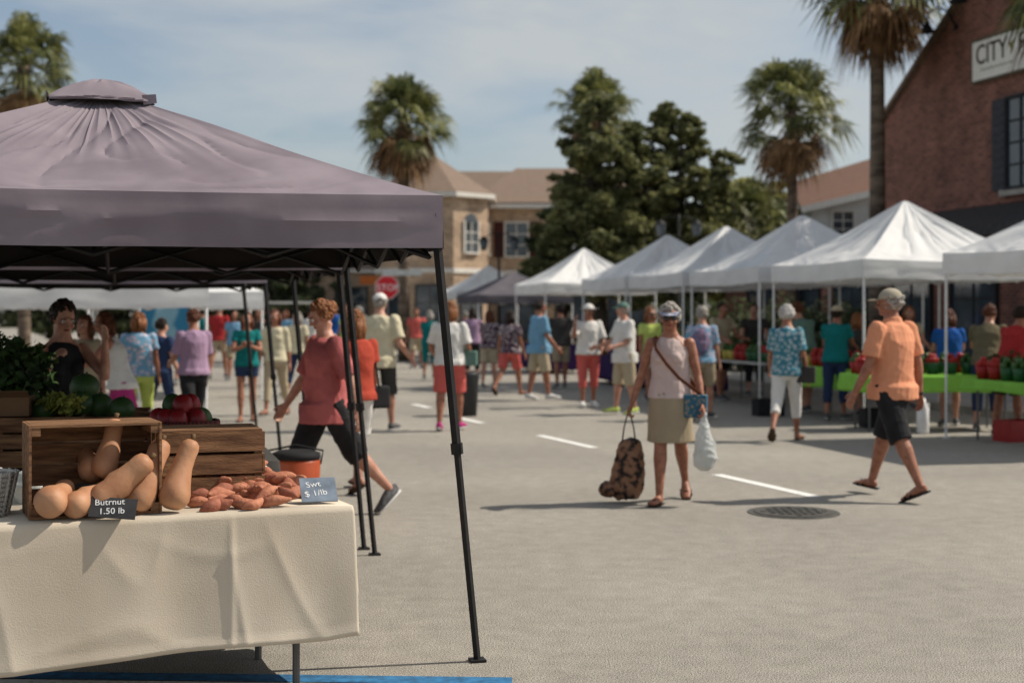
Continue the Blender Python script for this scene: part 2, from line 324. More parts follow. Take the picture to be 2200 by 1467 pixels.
person('orange','man in apricot polo and black shorts strolling in sandals',1918,12.2,rot=-142,h=1.79,w=1.13,legs=((22,4),(-20,8)),arms=((-10,12,14,0),(6,12,18,0)),
  head=(30,4),skin=SKT,top=C_OR,sleeve=.78,hem=-.06,bot=BLK,blen=1.1,hair=H_GR,hat='cap',hatm=cl('cap_beige',190,180,160,.8),shoes='sandal',shoem=BLK,collar=True,curl=(.8,.8),belly=.02)
person('young','young man in washed red shirt and black shorts walking',700,11.15,rot=-62,h=1.72,w=1.14,legs=((24,8),(-28,16)),arms=((16,16,14,0),(-20,14,12,0)),
  head=(-4,26),skin=SK,top=C_RED,sleeve=.9,hem=-.085,bot=BLK,blen=1.12,hair=H_BL,hstyle='bun',shoes='sneaker',curl=(.7,.7),belly=.02)
person('redback','woman in orange red top and white shorts with shoulder bag',764,12.7,rot=-150,h=1.60,w=1.05,fem=True,skin=SKT,top=C_ORG,bot=C_WH,blen=.95,hair=H_BL,hstyle='long',shoes='sandal')
person('whitecap','man in cream shirt and white cap walking away',815,19.1,rot=168,h=1.86,w=1.1,legs=((14,4),(-26,34)),arms=((-5,14,40,-10),(8,12,45,20)),skin=SK,top=C_CR,sleeve=.8,hem=-.07,bot=C_GREY,blen=1.1,hair=H_GR,hat='cap',hatm=C_WH,shoes='sneaker',belly=.01)
person('coral','woman in white shirt and coral shorts seen from behind',966,19.1,rot=170,h=1.70,w=1.15,fem=True,legs=((10,3),(-8,5)),arms=((4,14,50,20),(4,16,55,20)),skin=SKT,top=C_WH,sleeve=.8,hem=-.03,bot=C_COR,blen=1.0,hair=H_BL,hstyle='bob',shoes='sneaker',shoem=C_MAG)
person('floral','woman in dark floral top and red shorts',1096,27.4,rot=150,h=1.64,w=1.1,fem=True,top=C_FL,bot=C_COR,skin=SKT,blen=.9,hair=H_DK,hstyle='bob',shoes='sandal',legs=((18,4),(-22,20)))
person('blueman','man in light blue shirt and khaki shorts',1158,25.7,rot=112,h=1.77,w=1.18,top=C_LB,hem=-.07,sleeve=.8,bot=C_BG,blen=1.05,skin=SKT,hair=H_DK,shoem=SHOEW,belly=.05,legs=((10,2),(-8,4)),arms=((10,8,30,0),(20,8,40,0)))
person('hatwoman','woman in white sun hat, white top and coral capri trousers',1264,23.8,rot=8,h=1.70,w=1.12,fem=True,top=C_WH,sleeve=.9,bot=C_COR,blen=1.45,skin=SKT,hair=H_GR,hat='sunhat',hatm=C_WH,shoes='sneaker',shoem=SHOEW,arms=((40,20,110,20),(10,14,40,30)),legs=((4,2),(-6,4)))
person('whiteman','man in white shirt, green cap and long khaki shorts',1342,22.2,rot=-70,h=1.72,w=1.15,top=C_WH,sleeve=.85,hem=-.08,bot=C_BG,blen=1.15,skin=SK,hair=H_GR,hat='cap',hatm=C_GR2,shoes='sneaker',shoem=C_YG,arms=((20,8,50,0),(14,8,60,0)),legs=((8,2),(-6,4)),belly=.03)
person('lime','woman in lime shirt with blond bob',1396,24.5,rot=20,h=1.66,fem=True,top=C_YG,bot=C_KH,hair=H_BL,hstyle='bob',skin=SKT,sung=True)
person('skyprint','woman in blue printed shirt with backpack and khaki shorts',1508,21.0,rot=165,h=1.66,w=1.08,fem=True,top=C_SKY,sleeve=.8,bot=C_KH,blen=.95,hair=H_GR,hstyle='curly',skin=SK,shoes='sneaker')
person('teal','white haired woman in teal print blouse and white capris',1690,17.6,rot=160,h=1.69,w=1.0,fem=True,legs=((16,4),(-20,26)),arms=((-4,10,16,0),(14,10,30,0)),top=C_TEAL,sleeve=.8,hem=-.045,bot=C_WH,blen=1.5,hair=H_WH,hstyle='curly',skin=SKT,shoes='sandal')
G='shoppers and sellers at the stalls'
for a in [
 ('beigeman','man in beige shirt at the white tents',1548,25.5,30,1.74,C_BG,BLK,.9,H_DK,'short',None,False),
 ('greenshirt','man in muted green shirt leaning over produce',1732,22.5,-160,1.76,C_GR2,C_KH,.9,H_BR,'short',None,False),
 ('teal2','person in teal top with sun hat choosing produce',1795,20.9,150,1.66,C_TQ,C_DEN,1.6,H_DK,'short','sunhat',True),
 ('strawhat','woman in dark top with blond hair at stall',1845,21.6,200,1.55,C_GREY,BLK,.9,H_BL,'bob',None,True),
 ('blueshirt','person in blue shirt and white shorts at the berry table',2040,19.9,170,1.60,C_BLUE,C_WH,.9,H_BR,'bob',None,True),
 ('olive','man in olive grey shirt bending at the table',2118,19.0,150,1.70,C_OL,C_DEN,1.6,H_BR,'short',None,False),
 ('red1','person in red shirt reaching across the table',2165,18.0,120,1.68,C_RR,BLK,.9,H_DK,'short',None,False),
 ('seller1','seller in beige shirt behind the pepper table',1950,23.3,0,1.66,C_BG,BLK,.9,H_BL,'bob',None,True),
 ('seller2','seller in grey shirt and dark trousers behind produce',1620,27,-10,1.72,C_GREY,BLK,1.6,H_DK,'short',None,False),
 ('fl2','woman in pale floral dress by the purple table',1050,30,160,1.6,C_FL,C_BG,.9,H_BR,'long',None,True),
 ('dk1','person in purple shirt by the far tents',1015,33,170,1.66,C_LAV,BLK,1.6,H_DK,'bob',None,True),
 ('tq2','person in turquoise shirt near the far tents',922,34,170,1.6,C_TQ,C_TQ,1.3,H_GR,'bob',None,True),
 ('dk2','man in dark shirt waiting beside the stall',1205,29.5,190,1.72,C_GREY,C_KH,.9,H_DK,'short',None,False)]:
    k,lb,px,d,ro,h,tp,bt,bl,hr,hs,ht,fe=a
    person(k,lb,px,d,rot=ro,h=h,w=1.06,fem=fe,top=tp,bot=bt,blen=bl,hair=hr,hstyle=hs,hat=ht,hatm=C_BG,skin=random.choice((SK,SKT)),lean=(22 if ('bend' in lb or 'lean' in lb or 'reach' in lb) else 4),
       arms=((30,8,40,10),(25,10,50,10)),legs=((8,3),(-6,4)),group=G,shoes='sneaker')
person('vendor','vendor in black tank top with hand raised to face',132,9.6,rot=38,h=1.66,w=.95,fem=True,top=BLK,sleeve=0,bot=C_DEN,blen=.8,skin=SK,hair=H_DK,hstyle='bun',arms=((35,14,95,20),(48,16,118,22)),head=(0,20),legs=((4,2),(-4,2)),curl=(1.2,1.2))
person('tank','woman in white tank top and magenta trousers leaning forward',262,14.5,rot=-80,h=1.6,w=1.12,fem=True,lean=16,top=C_WH,sleeve=0,bot=C_MAG,blen=1.7,skin=SKT,hair=H_BR,hstyle='bob',arms=((28,10,60,0),(34,10,50,0)))
person('ygl','person in blue printed shirt and lime trousers',298,17.5,rot=-170,h=1.58,fem=True,w=1.1,top=C_SKY,bot=C_YG,blen=1.7,hair=H_BL,hstyle='bob',skin=SKT)
person('lav','woman in lavender shirt and dark trousers',416,17.5,rot=-150,h=1.62,fem=True,w=1.08,top=C_LAV,sleeve=.9,bot=BLK,blen=1.6,hair=H_BR,skin=SKT,arms=((20,10,60,10),(10,10,60,10)))
person('tealgirl','woman in teal top and denim shorts with folded arms',530,20.8,rot=12,h=1.58,fem=True,top=C_TQ,sleeve=.5,bot=C_DEN,blen=.5,skin=SKT,hair=H_BR,hstyle='long',arms=((28,10,85,55),(28,10,85,55)),shoes='sandal',legs=((5,2),(-5,3)))
person('cream','woman in cream blouse and beige trousers walking',592,22,rot=-8,h=1.62,fem=True,top=C_CR,sleeve=1.3,bot=C_BG,blen=1.7,skin=SKT,hair=H_BR,hstyle='bob',shoes='sandal')
person('redfar','man in red patterned shirt walking away',470,34,rot=170,h=1.78,top=C_RR,bot=C_BG,hair=H_BR,skin=SKT)
person('bluejean','person in denim trousers and navy top at a stall',345,19.0,rot=150,h=1.5,top=C_DEN,bot=C_DEN,blen=1.7,hair=H_DK,skin=SK)
person('leftback','seller with auburn hair standing by the produce',185,15.2,rot=-20,h=1.55,fem=True,top=C_BG,bot=BLK,hair=H_BR,hstyle='bob',skin=SK)
tops=[C_WH,C_LB,C_COR,C_YG,C_GREY,C_RR,C_LAV,C_CR,C_TQ,C_BLUE]
names=['white','light blue','coral','lime','charcoal','red','lavender','cream','teal','blue']
G2='shoppers farther down the street'
for i,(px,d) in enumerate([(505,33),(560,30),(640,27),(668,31),(748,36),(772,30),(720,44),(895,40),(395,31),(436,38),(615,40),(1000,42)]):
    q=(i*3+1)%10
    person('far%d'%i,'shopper in %s shirt walking along the street'%names[q],px,d,rot=random.choice((0,180,150,20,-30,200)),h=random.uniform(1.56,1.8),w=1.08,fem=i%2==0,top=tops[q],bot=[C_KH,BLK,C_DEN,C_BG][i%4],blen=[.9,.9,1.6,1.0][i%4],hair=[H_DK,H_BR,H_GR][i%3],hstyle=['bob','short'][i%2],skin=SKT,group=G2)
# bags
def strap(mb,pts,w=.012,th=.003,mi=0): mb.loft(pts,[(w,th)]*len(pts),seg=8,mi=mi)
hw=HANDS['woman']
p=hw['hand'][0]; bx=V((p.x-.02,p.y,0)); B=MB()
B.loft([(0,0,-.04),(0,0,.05),(.02,0,.2),(.03,0,.34),(.03,0,.42),(.02,0,.46)],[(.10,.06),(.15,.08),(.14,.085),(.12,.07),(.10,.05),(.05,.03)],seg=20,ref=(1,.2,0))
B.ell((-.14,0,.04),(.09,.06,.07))
me=remesh(B,.008,2,wr=.006,seed=3,mat_=mat('tote_print',lin(150,110,84,.8),lin(36,30,28,.7),scale=16,pattern='noise',lo=.42,hi=.56,rough=.6))
rt=root('tote_bag','dark floral tote bag hanging from the woman\'s hand','bag',(bx.x,bx.y,.07)); mkobj('bag_body',me,rt)
top_=p-V((bx.x,bx.y,.07))
for s in (-1,1): H_=MB(); H_.loft([V((.02+s*.06,s*.01,.40)),V((.02+s*.04,0,.55)),top_+V((s*.012,0,-.01))],[.007,.006,.006],seg=8); H_.obj('handle',SOLE,rt,smooth=True)
p=hw['hand'][1]; B=MB(); B.loft([(0,0,-.46),(0,0,-.43),(.01,0,-.36),(.01,0,-.26),(0,0,-.16),(0,0,-.07),(0,0,.01)],[(.03,.03),(.075,.06),(.10,.075),(.085,.07),(.055,.05),(.03,.02),(.012,.01)],seg=18)
me=remesh(B,.007,2,wr=.007,seed=9,mat_=mat('plastic_bag_white',(.74,.75,.74),(.6,.62,.6),rough=.35,transl=.35,bump=.3,bscale=40))
mkobj('plastic_bag',me,None,p,None,'white plastic shopping bag held in the woman\'s hand','bag')
c=hw['S'](.02,(.135,-.05,0)); B=MB(); B.box((0,0,-.10),(.19,.06,.19)); me=remesh(B,.01,5,wr=.004,seed=2,mat_=mat('bag_blue_print',lin(50,104,130,.8),lin(180,160,130,.7),scale=30,pattern='voronoi',lo=.1,hi=.5))
rt=root('crossbody_bag','blue patterned crossbody bag with brown strap','bag',c,R(-16)); mkobj('bag_body',me,rt)
Mi=hw['M'].transposed()
B=MB(); S_=hw['S']; strap(B,[Mi@(q-c) for q in (c+V((.06,-.01,-.02)),S_(.10,(.06,-.10,0)),S_(.17,(.0,-.115,0)),S_(.24,(-.055,-.092,0)),S_(.297,(-.078,-.03,0)),S_(.29,(-.07,.05,0)),S_(.2,(0,.085,0)),c+V((.06,.05,-.02)))],.016,.004); B.obj('strap',mat('leather_tan',lin(120,66,42,.7)),rt,smooth=True)
def handbag(key,u,off,label,m,sz=(.26,.09,.2)):
    h=HANDS[key]; c=h['S'](u,off); B=MB(); B.box((0,0,-.08),sz); me=remesh(B,.012,5,mat_=m)
    rt=root('shoulder_bag',label,'bag',c,math.atan2(h['M'][1][0],h['M'][0][0])); mkobj('bag_body',me,rt)
    B=MB(); Mi=h['M'].transposed(); sg=1 if off[0]>0 else -1
    a=Mi@(h['S'](.285,(sg*.085,-.02,0))-c); strap(B,[V((0,-.08,.0)),a*.5+V((sg*.02,-.03,0)),a+V((0,0,.015)),a*.5+V((sg*.02,.04,0)),V((0,.08,0))],.010,.004); B.obj('strap',m,rt,smooth=True)
handbag('redback',.03,(-.12,0,0),'black shoulder bag hanging at the hip',BLK)
handbag('teal',.01,(-.13,0,0),'dark grey shoulder bag beside white capris',C_GREY)
handbag('coral',.07,(-.14,-.02,0),'grey green shoulder bag on white shirt',C_GR2)
handbag('hatwoman',.06,(.13,-.03,0),'brown shoulder bag against white top',SOLE,(.2,.08,.16))
h=HANDS['skyprint']; B=MB(); B.ell((0,0,0),(.14,.085,.2)); B.box((0,.07,-.06),(.2,.06,.14)); me=remesh(B,.012,4,wr=.003,seed=1,mat_=cl('backpack',150,120,140,.8,(70,110,150),'voronoi',24,.2,.6))
mkobj('backpack',me,None,h['S'](.15,(0,.12,0)),(0,0,R(165)),'small patterned backpack worn over printed shirt','bag')
h=HANDS['orange']
B=MB(); B.loft([h['el'][0].lerp(h['hand'][0],.72),h['el'][0].lerp(h['hand'][0],.78)],[.033,.033],seg=14); B.obj('wrist_watch',BLK,smooth=True,label='black wrist watch on the man\'s wrist',cat='watch')

# ---------------------------------------------------------------- ground
def road_mat():
    m=bpy.data.materials.new('asphalt'); m.use_nodes=True; nt=m.node_tree; N=nt.nodes; L=nt.links; b=N['Principled BSDF']; b.inputs['Roughness'].default_value=.92; b.inputs['Specular IOR Level'].default_value=.2
    tc=N.new('ShaderNodeTexCoord')
    def nz(s,d=8):
        n=N.new('ShaderNodeTexNoise'); n.inputs['Scale'].default_value=s; n.inputs['Detail'].default_value=d; L.new(tc.outputs['Object'],n.inputs['Vector']); return n
    a=nz(150,4); r=N.new('ShaderNodeValToRGB'); e=r.color_ramp.elements; e[0].position=.36; e[0].color=(.06,.055,.047,1); e[1].position=.66; e[1].color=(.54,.50,.432,1)
    L.new(a.outputs['Fac'],r.inputs[0])
    c=nz(.35,7); mr=N.new('ShaderNodeMapRange'); mr.inputs['From Min'].default_value=.3; mr.inputs['From Max'].default_value=.7; mr.inputs['To Min'].default_value=.82; mr.inputs['To Max'].default_value=1.1; L.new(c.outputs['Fac'],mr.inputs['Value'])
    g=nz(7,6); mr2=N.new('ShaderNodeMapRange'); mr2.inputs['From Min'].default_value=.3; mr2.inputs['From Max'].default_value=.7; mr2.inputs['To Min'].default_value=.88; mr2.inputs['To Max'].default_value=1.09; L.new(g.outputs['Fac'],mr2.inputs['Value'])
    mu=N.new('ShaderNodeMath'); mu.operation='MULTIPLY'; L.new(mr.outputs[0],mu.inputs[0]); L.new(mr2.outputs[0],mu.inputs[1])
    s=N.new('ShaderNodeVectorMath'); s.operation='SCALE'; L.new(r.outputs[0],s.inputs[0]); L.new(mu.outputs[0],s.inputs['Scale']); L.new(s.outputs[0],b.inputs['Base Color'])
    bp=N.new('ShaderNodeBump'); bp.inputs['Strength'].default_value=.4; bp.inputs['Distance'].default_value=.005; L.new(a.outputs['Fac'],bp.inputs['Height']); L.new(bp.outputs[0],b.inputs['Normal'])
    return m
B=MB(); B.add([(-400,-60,0),(400,-60,0),(400,900,0),(-400,900,0)],[(0,1,2,3)]); B.obj('ground',road_mat(),kind='structure')
SV=V((-.25,.968,0)); SU=V((.968,.25,0)); PHI=R(14.5)
PAINT=mat('road_paint_white',(.78,.77,.73),(.5,.48,.44),scale=30,rough=.8,lo=.3,hi=.5)
def gp(px,py): d=CH*F/(py-670); return V((X(px,d),d,0))
def stripe(pts,m,nm='road_marking'):
    B=MB(); B.add([(p.x,p.y,.004) for p in pts],[(0,1,2,3)]); o=B.obj(nm,m,kind='structure')
for (a,b_) in (((1215,948),1.55),((1640,1042),1.75),((1005,902),1.3),((905,872),1.0)):
    c=gp(*a); dirv=(gp(1740,1064)-gp(1535,1018)).normalized(); n=V((-dirv.y,dirv.x,0))
    L_=b_*.5 if b_<1.4 else .9; stripe([c-dirv*L_-n*.06,c+dirv*L_-n*.06,c+dirv*L_+n*.06,c-dirv*L_+n*.06],PAINT)
BLP=mat('road_paint_blue',lin(60,130,180,.8),lin(50,100,140,.7),scale=20,rough=.8)
a=gp(-150,1440); b_=gp(1100,1456); n=V((0,-1,0)); stripe([a,b_,b_+n*.12,a+n*.12],BLP); stripe([a+n*.14,b_+n*.14,b_+n*.22,a+n*.22],PAINT)
c=gp(1705,1101); B=MB(); B.loft([(0,0,0),(0,0,.006)],[.36,.36],seg=40); B.loft([(0,0,.006),(0,0,.012)],[.31,.31],seg=40,mi=1)
for i in range(-4,5):
    for j in range(-4,5):
        if i*i+j*j<17: B.box((i*.06,j*.06,.014),(.04,.025,.006),mi=0)
B.obj('manhole_cover',[mat('iron_ring',(.10,.095,.085),(.05,.05,.045),scale=20),mat('iron_cover',(.05,.045,.04),(.09,.085,.075),scale=25)],None,c,None,label='round cast iron manhole cover set in asphalt',cat='manhole cover')
CONC=mat('concrete',(.42,.39,.34),(.30,.28,.25),scale=3,bump=.2,bscale=50)
B=MB(); B.box((2.0+1.2,15,.065),(4.0,60,.13)); o=B.obj('pavement',CONC,None,V((6.1,21,0)),(0,0,PHI),kind='structure')

# ---------------------------------------------------------------- tents
FRB=mat('frame_black',(.011,.011,.012),(.018,.017,.017),scale=20,rough=.6,spec=.2); FRW=mat('frame_white',(.75,.75,.74),(.65,.65,.65),rough=.4)
def fabric(name,c,c2,transl,back=None,bump=.15,st=(1,1,1)):
    return mat(name,c,c2,scale=2.2,rough=.8,bump=bump,bscale=9,transl=transl,spec=.15,back=back,bdist=.015,stretch=st)
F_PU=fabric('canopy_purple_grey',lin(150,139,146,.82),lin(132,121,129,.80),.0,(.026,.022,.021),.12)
F_WH=fabric('canopy_white',(.80,.80,.79),(.72,.72,.72),.20)
F_GY=fabric('canopy_dark_grey',lin(110,106,112,.8),lin(96,92,100,.8),.05)
def canopy_mesh(half,ez,az,val,n=14,m=16,wr=.0,seed=0,sagk=.07,power=1.12):
    B=MB()
    for k in range(4):
        Rk=Matrix.Rotation(k*math.pi/2,3,'Z'); rows=[]
        for i in range(m+1):
            t=.02+.98*i/m; row=[]
            for j in range(n+1):
                u=-1+2*j/n
                z=ez+(az-ez)*(1-t)**power; z-=sagk*(1-u*u)*math.sin(math.pi*min(t,1)*.9)
                p=V((half*t*u,-half*t,z))
                if wr:
                    q=Rk@p; ang=math.atan2(q.x,-q.y)
                    edge=(1-abs(u)**6); sm=math.sin(math.pi*min(1,t*1.0))
                    rad=noise.noise(V((math.cos(ang)*5,math.sin(ang)*5,seed+t*.5)))
                    cre=(1-abs(noise.noise(V((math.cos(ang)*10,math.sin(ang)*10,seed+9+t*.4)))))**6*math.exp(-((t-.38)/.26)**2)
                    nn=rad*sm*1.1+noise.noise(V((q.x*1.1,q.y*1.1,seed)))*.7*sm
                    cor=(1-abs(noise.noise(V(((t-1)*12+u*u*2.5+u*.6,u*1.7,seed+k*3)))))**6*math.exp(-((t-.93)/.10)**2)*edge*min(1,(1-t)*14)
                    lg=(1-abs(noise.noise(V((u*2.6+t*1.8,t*2.2-u,seed+k*5)))))**9*.5*edge*sm
                    p.z+=wr*(nn*(.15+.85*edge)-lg+cre*.36-cor*.8)
                row.append(p)
            rows.append(row)
        nv=8
        for i in range(1,nv+1):
            row=[]
            for j in range(n+1):
                u=-1+2*j/n; f=i/nv
                e=(1-u**8); 
                off=.008*f*math.sin(u*9+seed+k)*e+ (noise.noise(V((u*3,f*1.5,seed+k*7)))*.016*f*e*(wr>0))+ ((1-abs(noise.noise(V((u*1.3,f*2.4+u*1.0,seed+k*9)))))**6*.014*e*math.sin(math.pi*f)*(wr>0))
                base=rows[m][j]
                row.append(V((base.x,base.y-off-.004*f,base.z-val*f+(.006*f*noise.noise(V((u*2.5,k,seed))) if wr else 0))))
            rows.append(row)
        tot=len(rows); vs=[Rk@p for r_ in rows for p in r_]; fs=[]
        for i in range(tot-1):
            for j in range(n): a=i*(n+1)+j; fs.append((a,a+n+1,a+n+2,a+1))
        B.add(vs,fs)
    me=B.mesh('canopy',[],True)
    import bmesh
    bm=bmesh.new(); bm.from_mesh(me); bmesh.ops.remove_doubles(bm,verts=bm.verts,dist=.004)
    for e in bm.edges:
        if len(e.link_faces)==2 and e.calc_face_angle(0)>R(26): e.smooth=False
    bm.to_mesh(me); bm.free()
    return me
def frame_mesh(half,ez,az,val,n=4):
    B=MB(); h=half-.05; z1=ez-.06; z0=ez-val-.04
    cs=[V((-h,-h,0)),V((h,-h,0)),V((h,h,0)),V((-h,h,0))]
    for k in range(4):
        a,b=cs[k],cs[(k+1)%4]
        for i in range(n):
            p,q=a.lerp(b,i/n),a.lerp(b,(i+1)/n)
            B.beam(p+V((0,0,z1)),q+V((0,0,z0)),.016); B.beam(p+V((0,0,z0)),q+V((0,0,z1)),.016)
        m_=a.lerp(b,.5); c=V((0,0,0))
        for i in range(2):
            p,q=m_.lerp(c,i/2),m_.lerp(c,(i+1)/2); up=(az-ez)*.35
            B.beam(p+V((0,0,z1+up*i/2)),q+V((0,0,z0+up*(i+1)/2)),.016); B.beam(p+V((0,0,z0+up*i/2)),q+V((0,0,z1+up*(i+1)/2)),.016)
        B.beam(a+V((0,0,ez-.04)),V((0,0,az-.10)),.016)
    B.beam((0,0,ez-.1),(0,0,az-.06),.03)
    return B.mesh('frame',[],False)
def leg_mesh(top,foot):
    B=MB(); t,f=V(top),V(foot); mid=t.lerp(f,.52)
    B.loft([t,mid],[.021,.021],seg=4); B.loft([mid,f+V((0,0,.01))],[.0165,.0165],seg=4)
    B.loft([mid+(t-f).normalized()*.03,mid-(t-f).normalized()*.02],[.028,.028],seg=6); B.box(f+V((0,0,.006)),(.07,.07,.012))
    B.loft([t+(t-f).normalized()*.02,t-(t-f).normalized()*.05],[.032,.032],seg=4)
    return B.mesh('leg',[],False)
def tent(cx,cy,rz,half,ez,az,val,fm,frm,label,splay=(.0,0),cap=True,wr=.0,n=14,m=16,seed=0,group=None,sagk=.07,power=1.12,meshes=None):
    rt=root('market_tent',label,'tent',(cx,cy,0),rz,group)
    if meshes is None:
        cm=canopy_mesh(half,ez,az,val,n,m,wr,seed,sagk,power); cm.materials.append(fm)
        fm_=frame_mesh(half,ez,az,val); fm_.materials.append(frm)
        lm=[]
        for sx,sy in ((-1,-1),(1,-1),(1,1),(-1,1)):
            h=half-.03; l=leg_mesh((sx*h,sy*h,ez-.1),(sx*(h+splay[0]),sy*h+splay[1],0)); l.materials.append(frm); lm.append(l)
        meshes=(cm,fm_,lm)
    mkobj('canopy',meshes[0],rt); mkobj('frame',meshes[1],rt)
    for l in meshes[2]: mkobj('leg',l,rt)
    if cap:
        g=.25; c=canopy_mesh(g,az-.075,az+.05,.022,12,8,.010,seed+3,-.025,.75); c.materials.append(fm); cp=mkobj('peak_cap',c,rt)
        for k in range(4):
            B=MB(); Rk=Matrix.Rotation(k*math.pi/2,3,'Z'); B.add([Rk@V(q) for q in ((g-.05,-g-.004,az-.06),(g+.02,-g-.012,az-.055),(g+.025,-g-.012,az-.10),(g-.04,-g-.004,az-.11)) ],[(0,3,2,1)]); B.obj('strap',fm,cp)
    return meshes
def tent_corner(x,y,**kw):
    c=V((x,y,0))-SU*1.5+SV*1.5; return tent(c.x,c.y,PHI,1.5,label=kw.pop('label'),**kw)
GP='purple grey canopies along the street side'
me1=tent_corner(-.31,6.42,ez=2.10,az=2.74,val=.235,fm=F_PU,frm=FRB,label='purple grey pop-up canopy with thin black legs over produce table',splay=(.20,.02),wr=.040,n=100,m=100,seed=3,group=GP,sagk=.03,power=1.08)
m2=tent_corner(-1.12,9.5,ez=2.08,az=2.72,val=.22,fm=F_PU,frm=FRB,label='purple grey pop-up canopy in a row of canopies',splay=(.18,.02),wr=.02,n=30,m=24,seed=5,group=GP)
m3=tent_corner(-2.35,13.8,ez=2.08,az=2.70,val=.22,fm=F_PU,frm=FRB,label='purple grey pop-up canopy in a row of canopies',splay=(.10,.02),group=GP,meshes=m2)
GW='white canopies lining the street'
WT=None
lw_='white peaked pop-up canopy on white legs over market tables'
for (x,y) in ((7.24,17.0),(5.95,21.8),(5.05,25.0),(4.2,28.2),(3.4,31.4),(1.9,38.0)):
    WT=tent(x,y,PHI,1.5,2.32,3.28,.26,F_WH,FRW,lw_,cap=False,wr=.06,n=50,m=44,seed=11,group=GW,meshes=WT,sagk=.10,power=1.25)
tent(.05,45,PHI,1.5,2.1,2.85,.25,F_GY,FRW,'dark grey pop-up canopy between white tents',cap=False,wr=.02,seed=2,group=GW)
tent(-.85,52,PHI,1.5,2.3,3.25,.26,F_WH,FRW,lw_,cap=False,group=GW,meshes=WT)
GL='low white canopies beyond the purple ones'
c=V((-4.05,19.2,0))-SU*1.5+SV*1.5
WL=tent(c.x,c.y,PHI,1.5,1.95,2.75,.30,F_WH,FRW,'low white pop-up canopy near the purple canopies',cap=False,wr=.015,n=20,m=14,seed=21,group=GL)
c=c-SU*3.1; tent(c.x,c.y,PHI,1.5,1.95,2.75,.30,F_WH,FRW,'low white pop-up canopy near the purple canopies',cap=False,group=GL,meshes=WL)
c=V((-6.3,27,0)); tent(c.x,c.y,PHI,1.5,1.95,2.75,.30,F_WH,FRW,'low white pop-up canopy farther down the street',cap=False,group=GL,meshes=WL)
c=V((-9.2,26.2,0)); tent(c.x,c.y,PHI,1.5,1.95,2.75,.30,F_WH,FRW,'low white pop-up canopy farther down the street',cap=False,group=GL,meshes=WL)

# ---------------------------------------------------------------- tables
WOODT=mat('plastic_tabletop',(.5,.49,.46)); LEGM=mat('table_leg_grey',(.12,.12,.12),rough=.4)
def table(x,y,rz,L_,W_,z=.74,label='folding table under a cloth'):
    rt=root('folding_table',label,'table',(x,y,0),rz); B=MB(); B.box((0,0,z-.015),(L_,W_,.03)); B.obj('tabletop',WOODT,rt)
    for sx in (-1,1):
        for sy in (-1,1):
            B=MB(); px_,py_=sx*(L_/2-.18),sy*(W_/2-.08); B.loft([(px_,py_,z-.03),(px_,py_,0)],[.016,.016],seg=8); B.obj('leg',LEGM,rt)
    return rt
def cloth(x,y,rz,L_,W_,z,hem,m,label,seed=0,seg=90,fold=.03,nm='tablecloth',flare=.02,fine=True):
    B=MB(); hl,hw_=L_/2+.012,W_/2+.012
    P=4*hl+4*hw_
    def pt(s):
        s%=P
        if s<2*hl: return V((-hl+s,-hw_,0)),V((0,-1,0))
        s-=2*hl
        if s<2*hw_: return V((hl,-hw_+s,0)),V((1,0,0))
        s-=2*hw_
        if s<2*hl: return V((hl-s,hw_,0)),V((0,1,0))
        s-=2*hl; return V((-hl,hw_-s,0)),V((-1,0,0))
    N_=seg*4; rows=[]; K=26 if fine else 6
    for i in range(K+1):
        f=i/K; row=[]
        for j in range(N_):
            s=P*j/N_; p,nr=pt(s)
            cd=math.hypot(abs(p.x)-hl,abs(p.y)-hw_); ck=math.exp(-(cd/.10)**2)
            dirc=V((math.copysign(1,p.x),math.copysign(1,p.y),0)).normalized()
            w1=noise.noise(V((s*1.8+seed*5,f*.35,seed)))*1.0+noise.noise(V((s*4.5,f*.5,seed+4)))*.22
            crease=(1-abs(noise.noise(V((s*1.3+f*.8,f*1.8-s*.4,seed+9)))))**9*.16+(1-abs(noise.noise(V((s*2.6-f*.2,f*.3,seed+19)))))**14*.22
            off=(w1*fold)*(f**.8)+crease*fold*min(1,f*3)*.8+flare*f*.4
            if fine: off+=.005*math.exp(-((s-(hl+.45))/.012)**2)*min(1,f*8)+(.004 if i>=K-1 else 0)
            q=p+nr*off+dirc*ck*f*(.025)
            drop=(z-hem)*f-ck*f*.02+noise.noise(V((s*1.1,seed,3)))*.03*f
            if i==0: q=p*.996
            row.append(V((q.x,q.y,z-drop-(0.004 if i else 0))))
        rows.append(row)
    vs=[p for r_ in rows for p in r_]; fs=[]
    for i in range(K):
        for j in range(N_): k=(j+1)%N_; fs.append((i*N_+j,(i+1)*N_+j,(i+1)*N_+k,i*N_+k))
    fs.append(tuple(range(N_)))
    B.add(vs,fs); o=B.obj(nm,m,None,(x,y,0),(0,0,rz),smooth=True,label=label,cat='tablecloth')
    mod=o.modifiers.new('t','SOLIDIFY'); mod.thickness=.003; return o
TR=R(24); tl=V((-.914,-.407,0)); tk=V((-.407,.914,0)); TC=V((-.69,6.0,0))
def TT(a,b,z=.78): q=TC+tl*a+tk*b; return V((q.x,q.y,z))
LINEN=mat('linen_beige',lin(220,208,190,.86),lin(204,190,170,.84),scale=1.8,rough=.95,bump=.12,bscale=180,spec=.1)
c=TT(.95,.375); table(c.x,c.y,TR,1.86,.80,.772,'folding table with grey legs under beige cloth'); cloth(c.x,c.y,TR,1.90,.87,.78,.235,LINEN,'beige linen tablecloth with soft folds hanging to the hem',seed=2,fold=.040,seg=140)
R2=R(17); e2=V((-math.sin(R2),math.cos(R2),0)); r2=V((math.cos(R2),math.sin(R2),0)); s2=TT(-.02,.86,0)
PCL=mat('white_table_cover',(.70,.66,.62),(.56,.5,.48),scale=4,rough=.8)
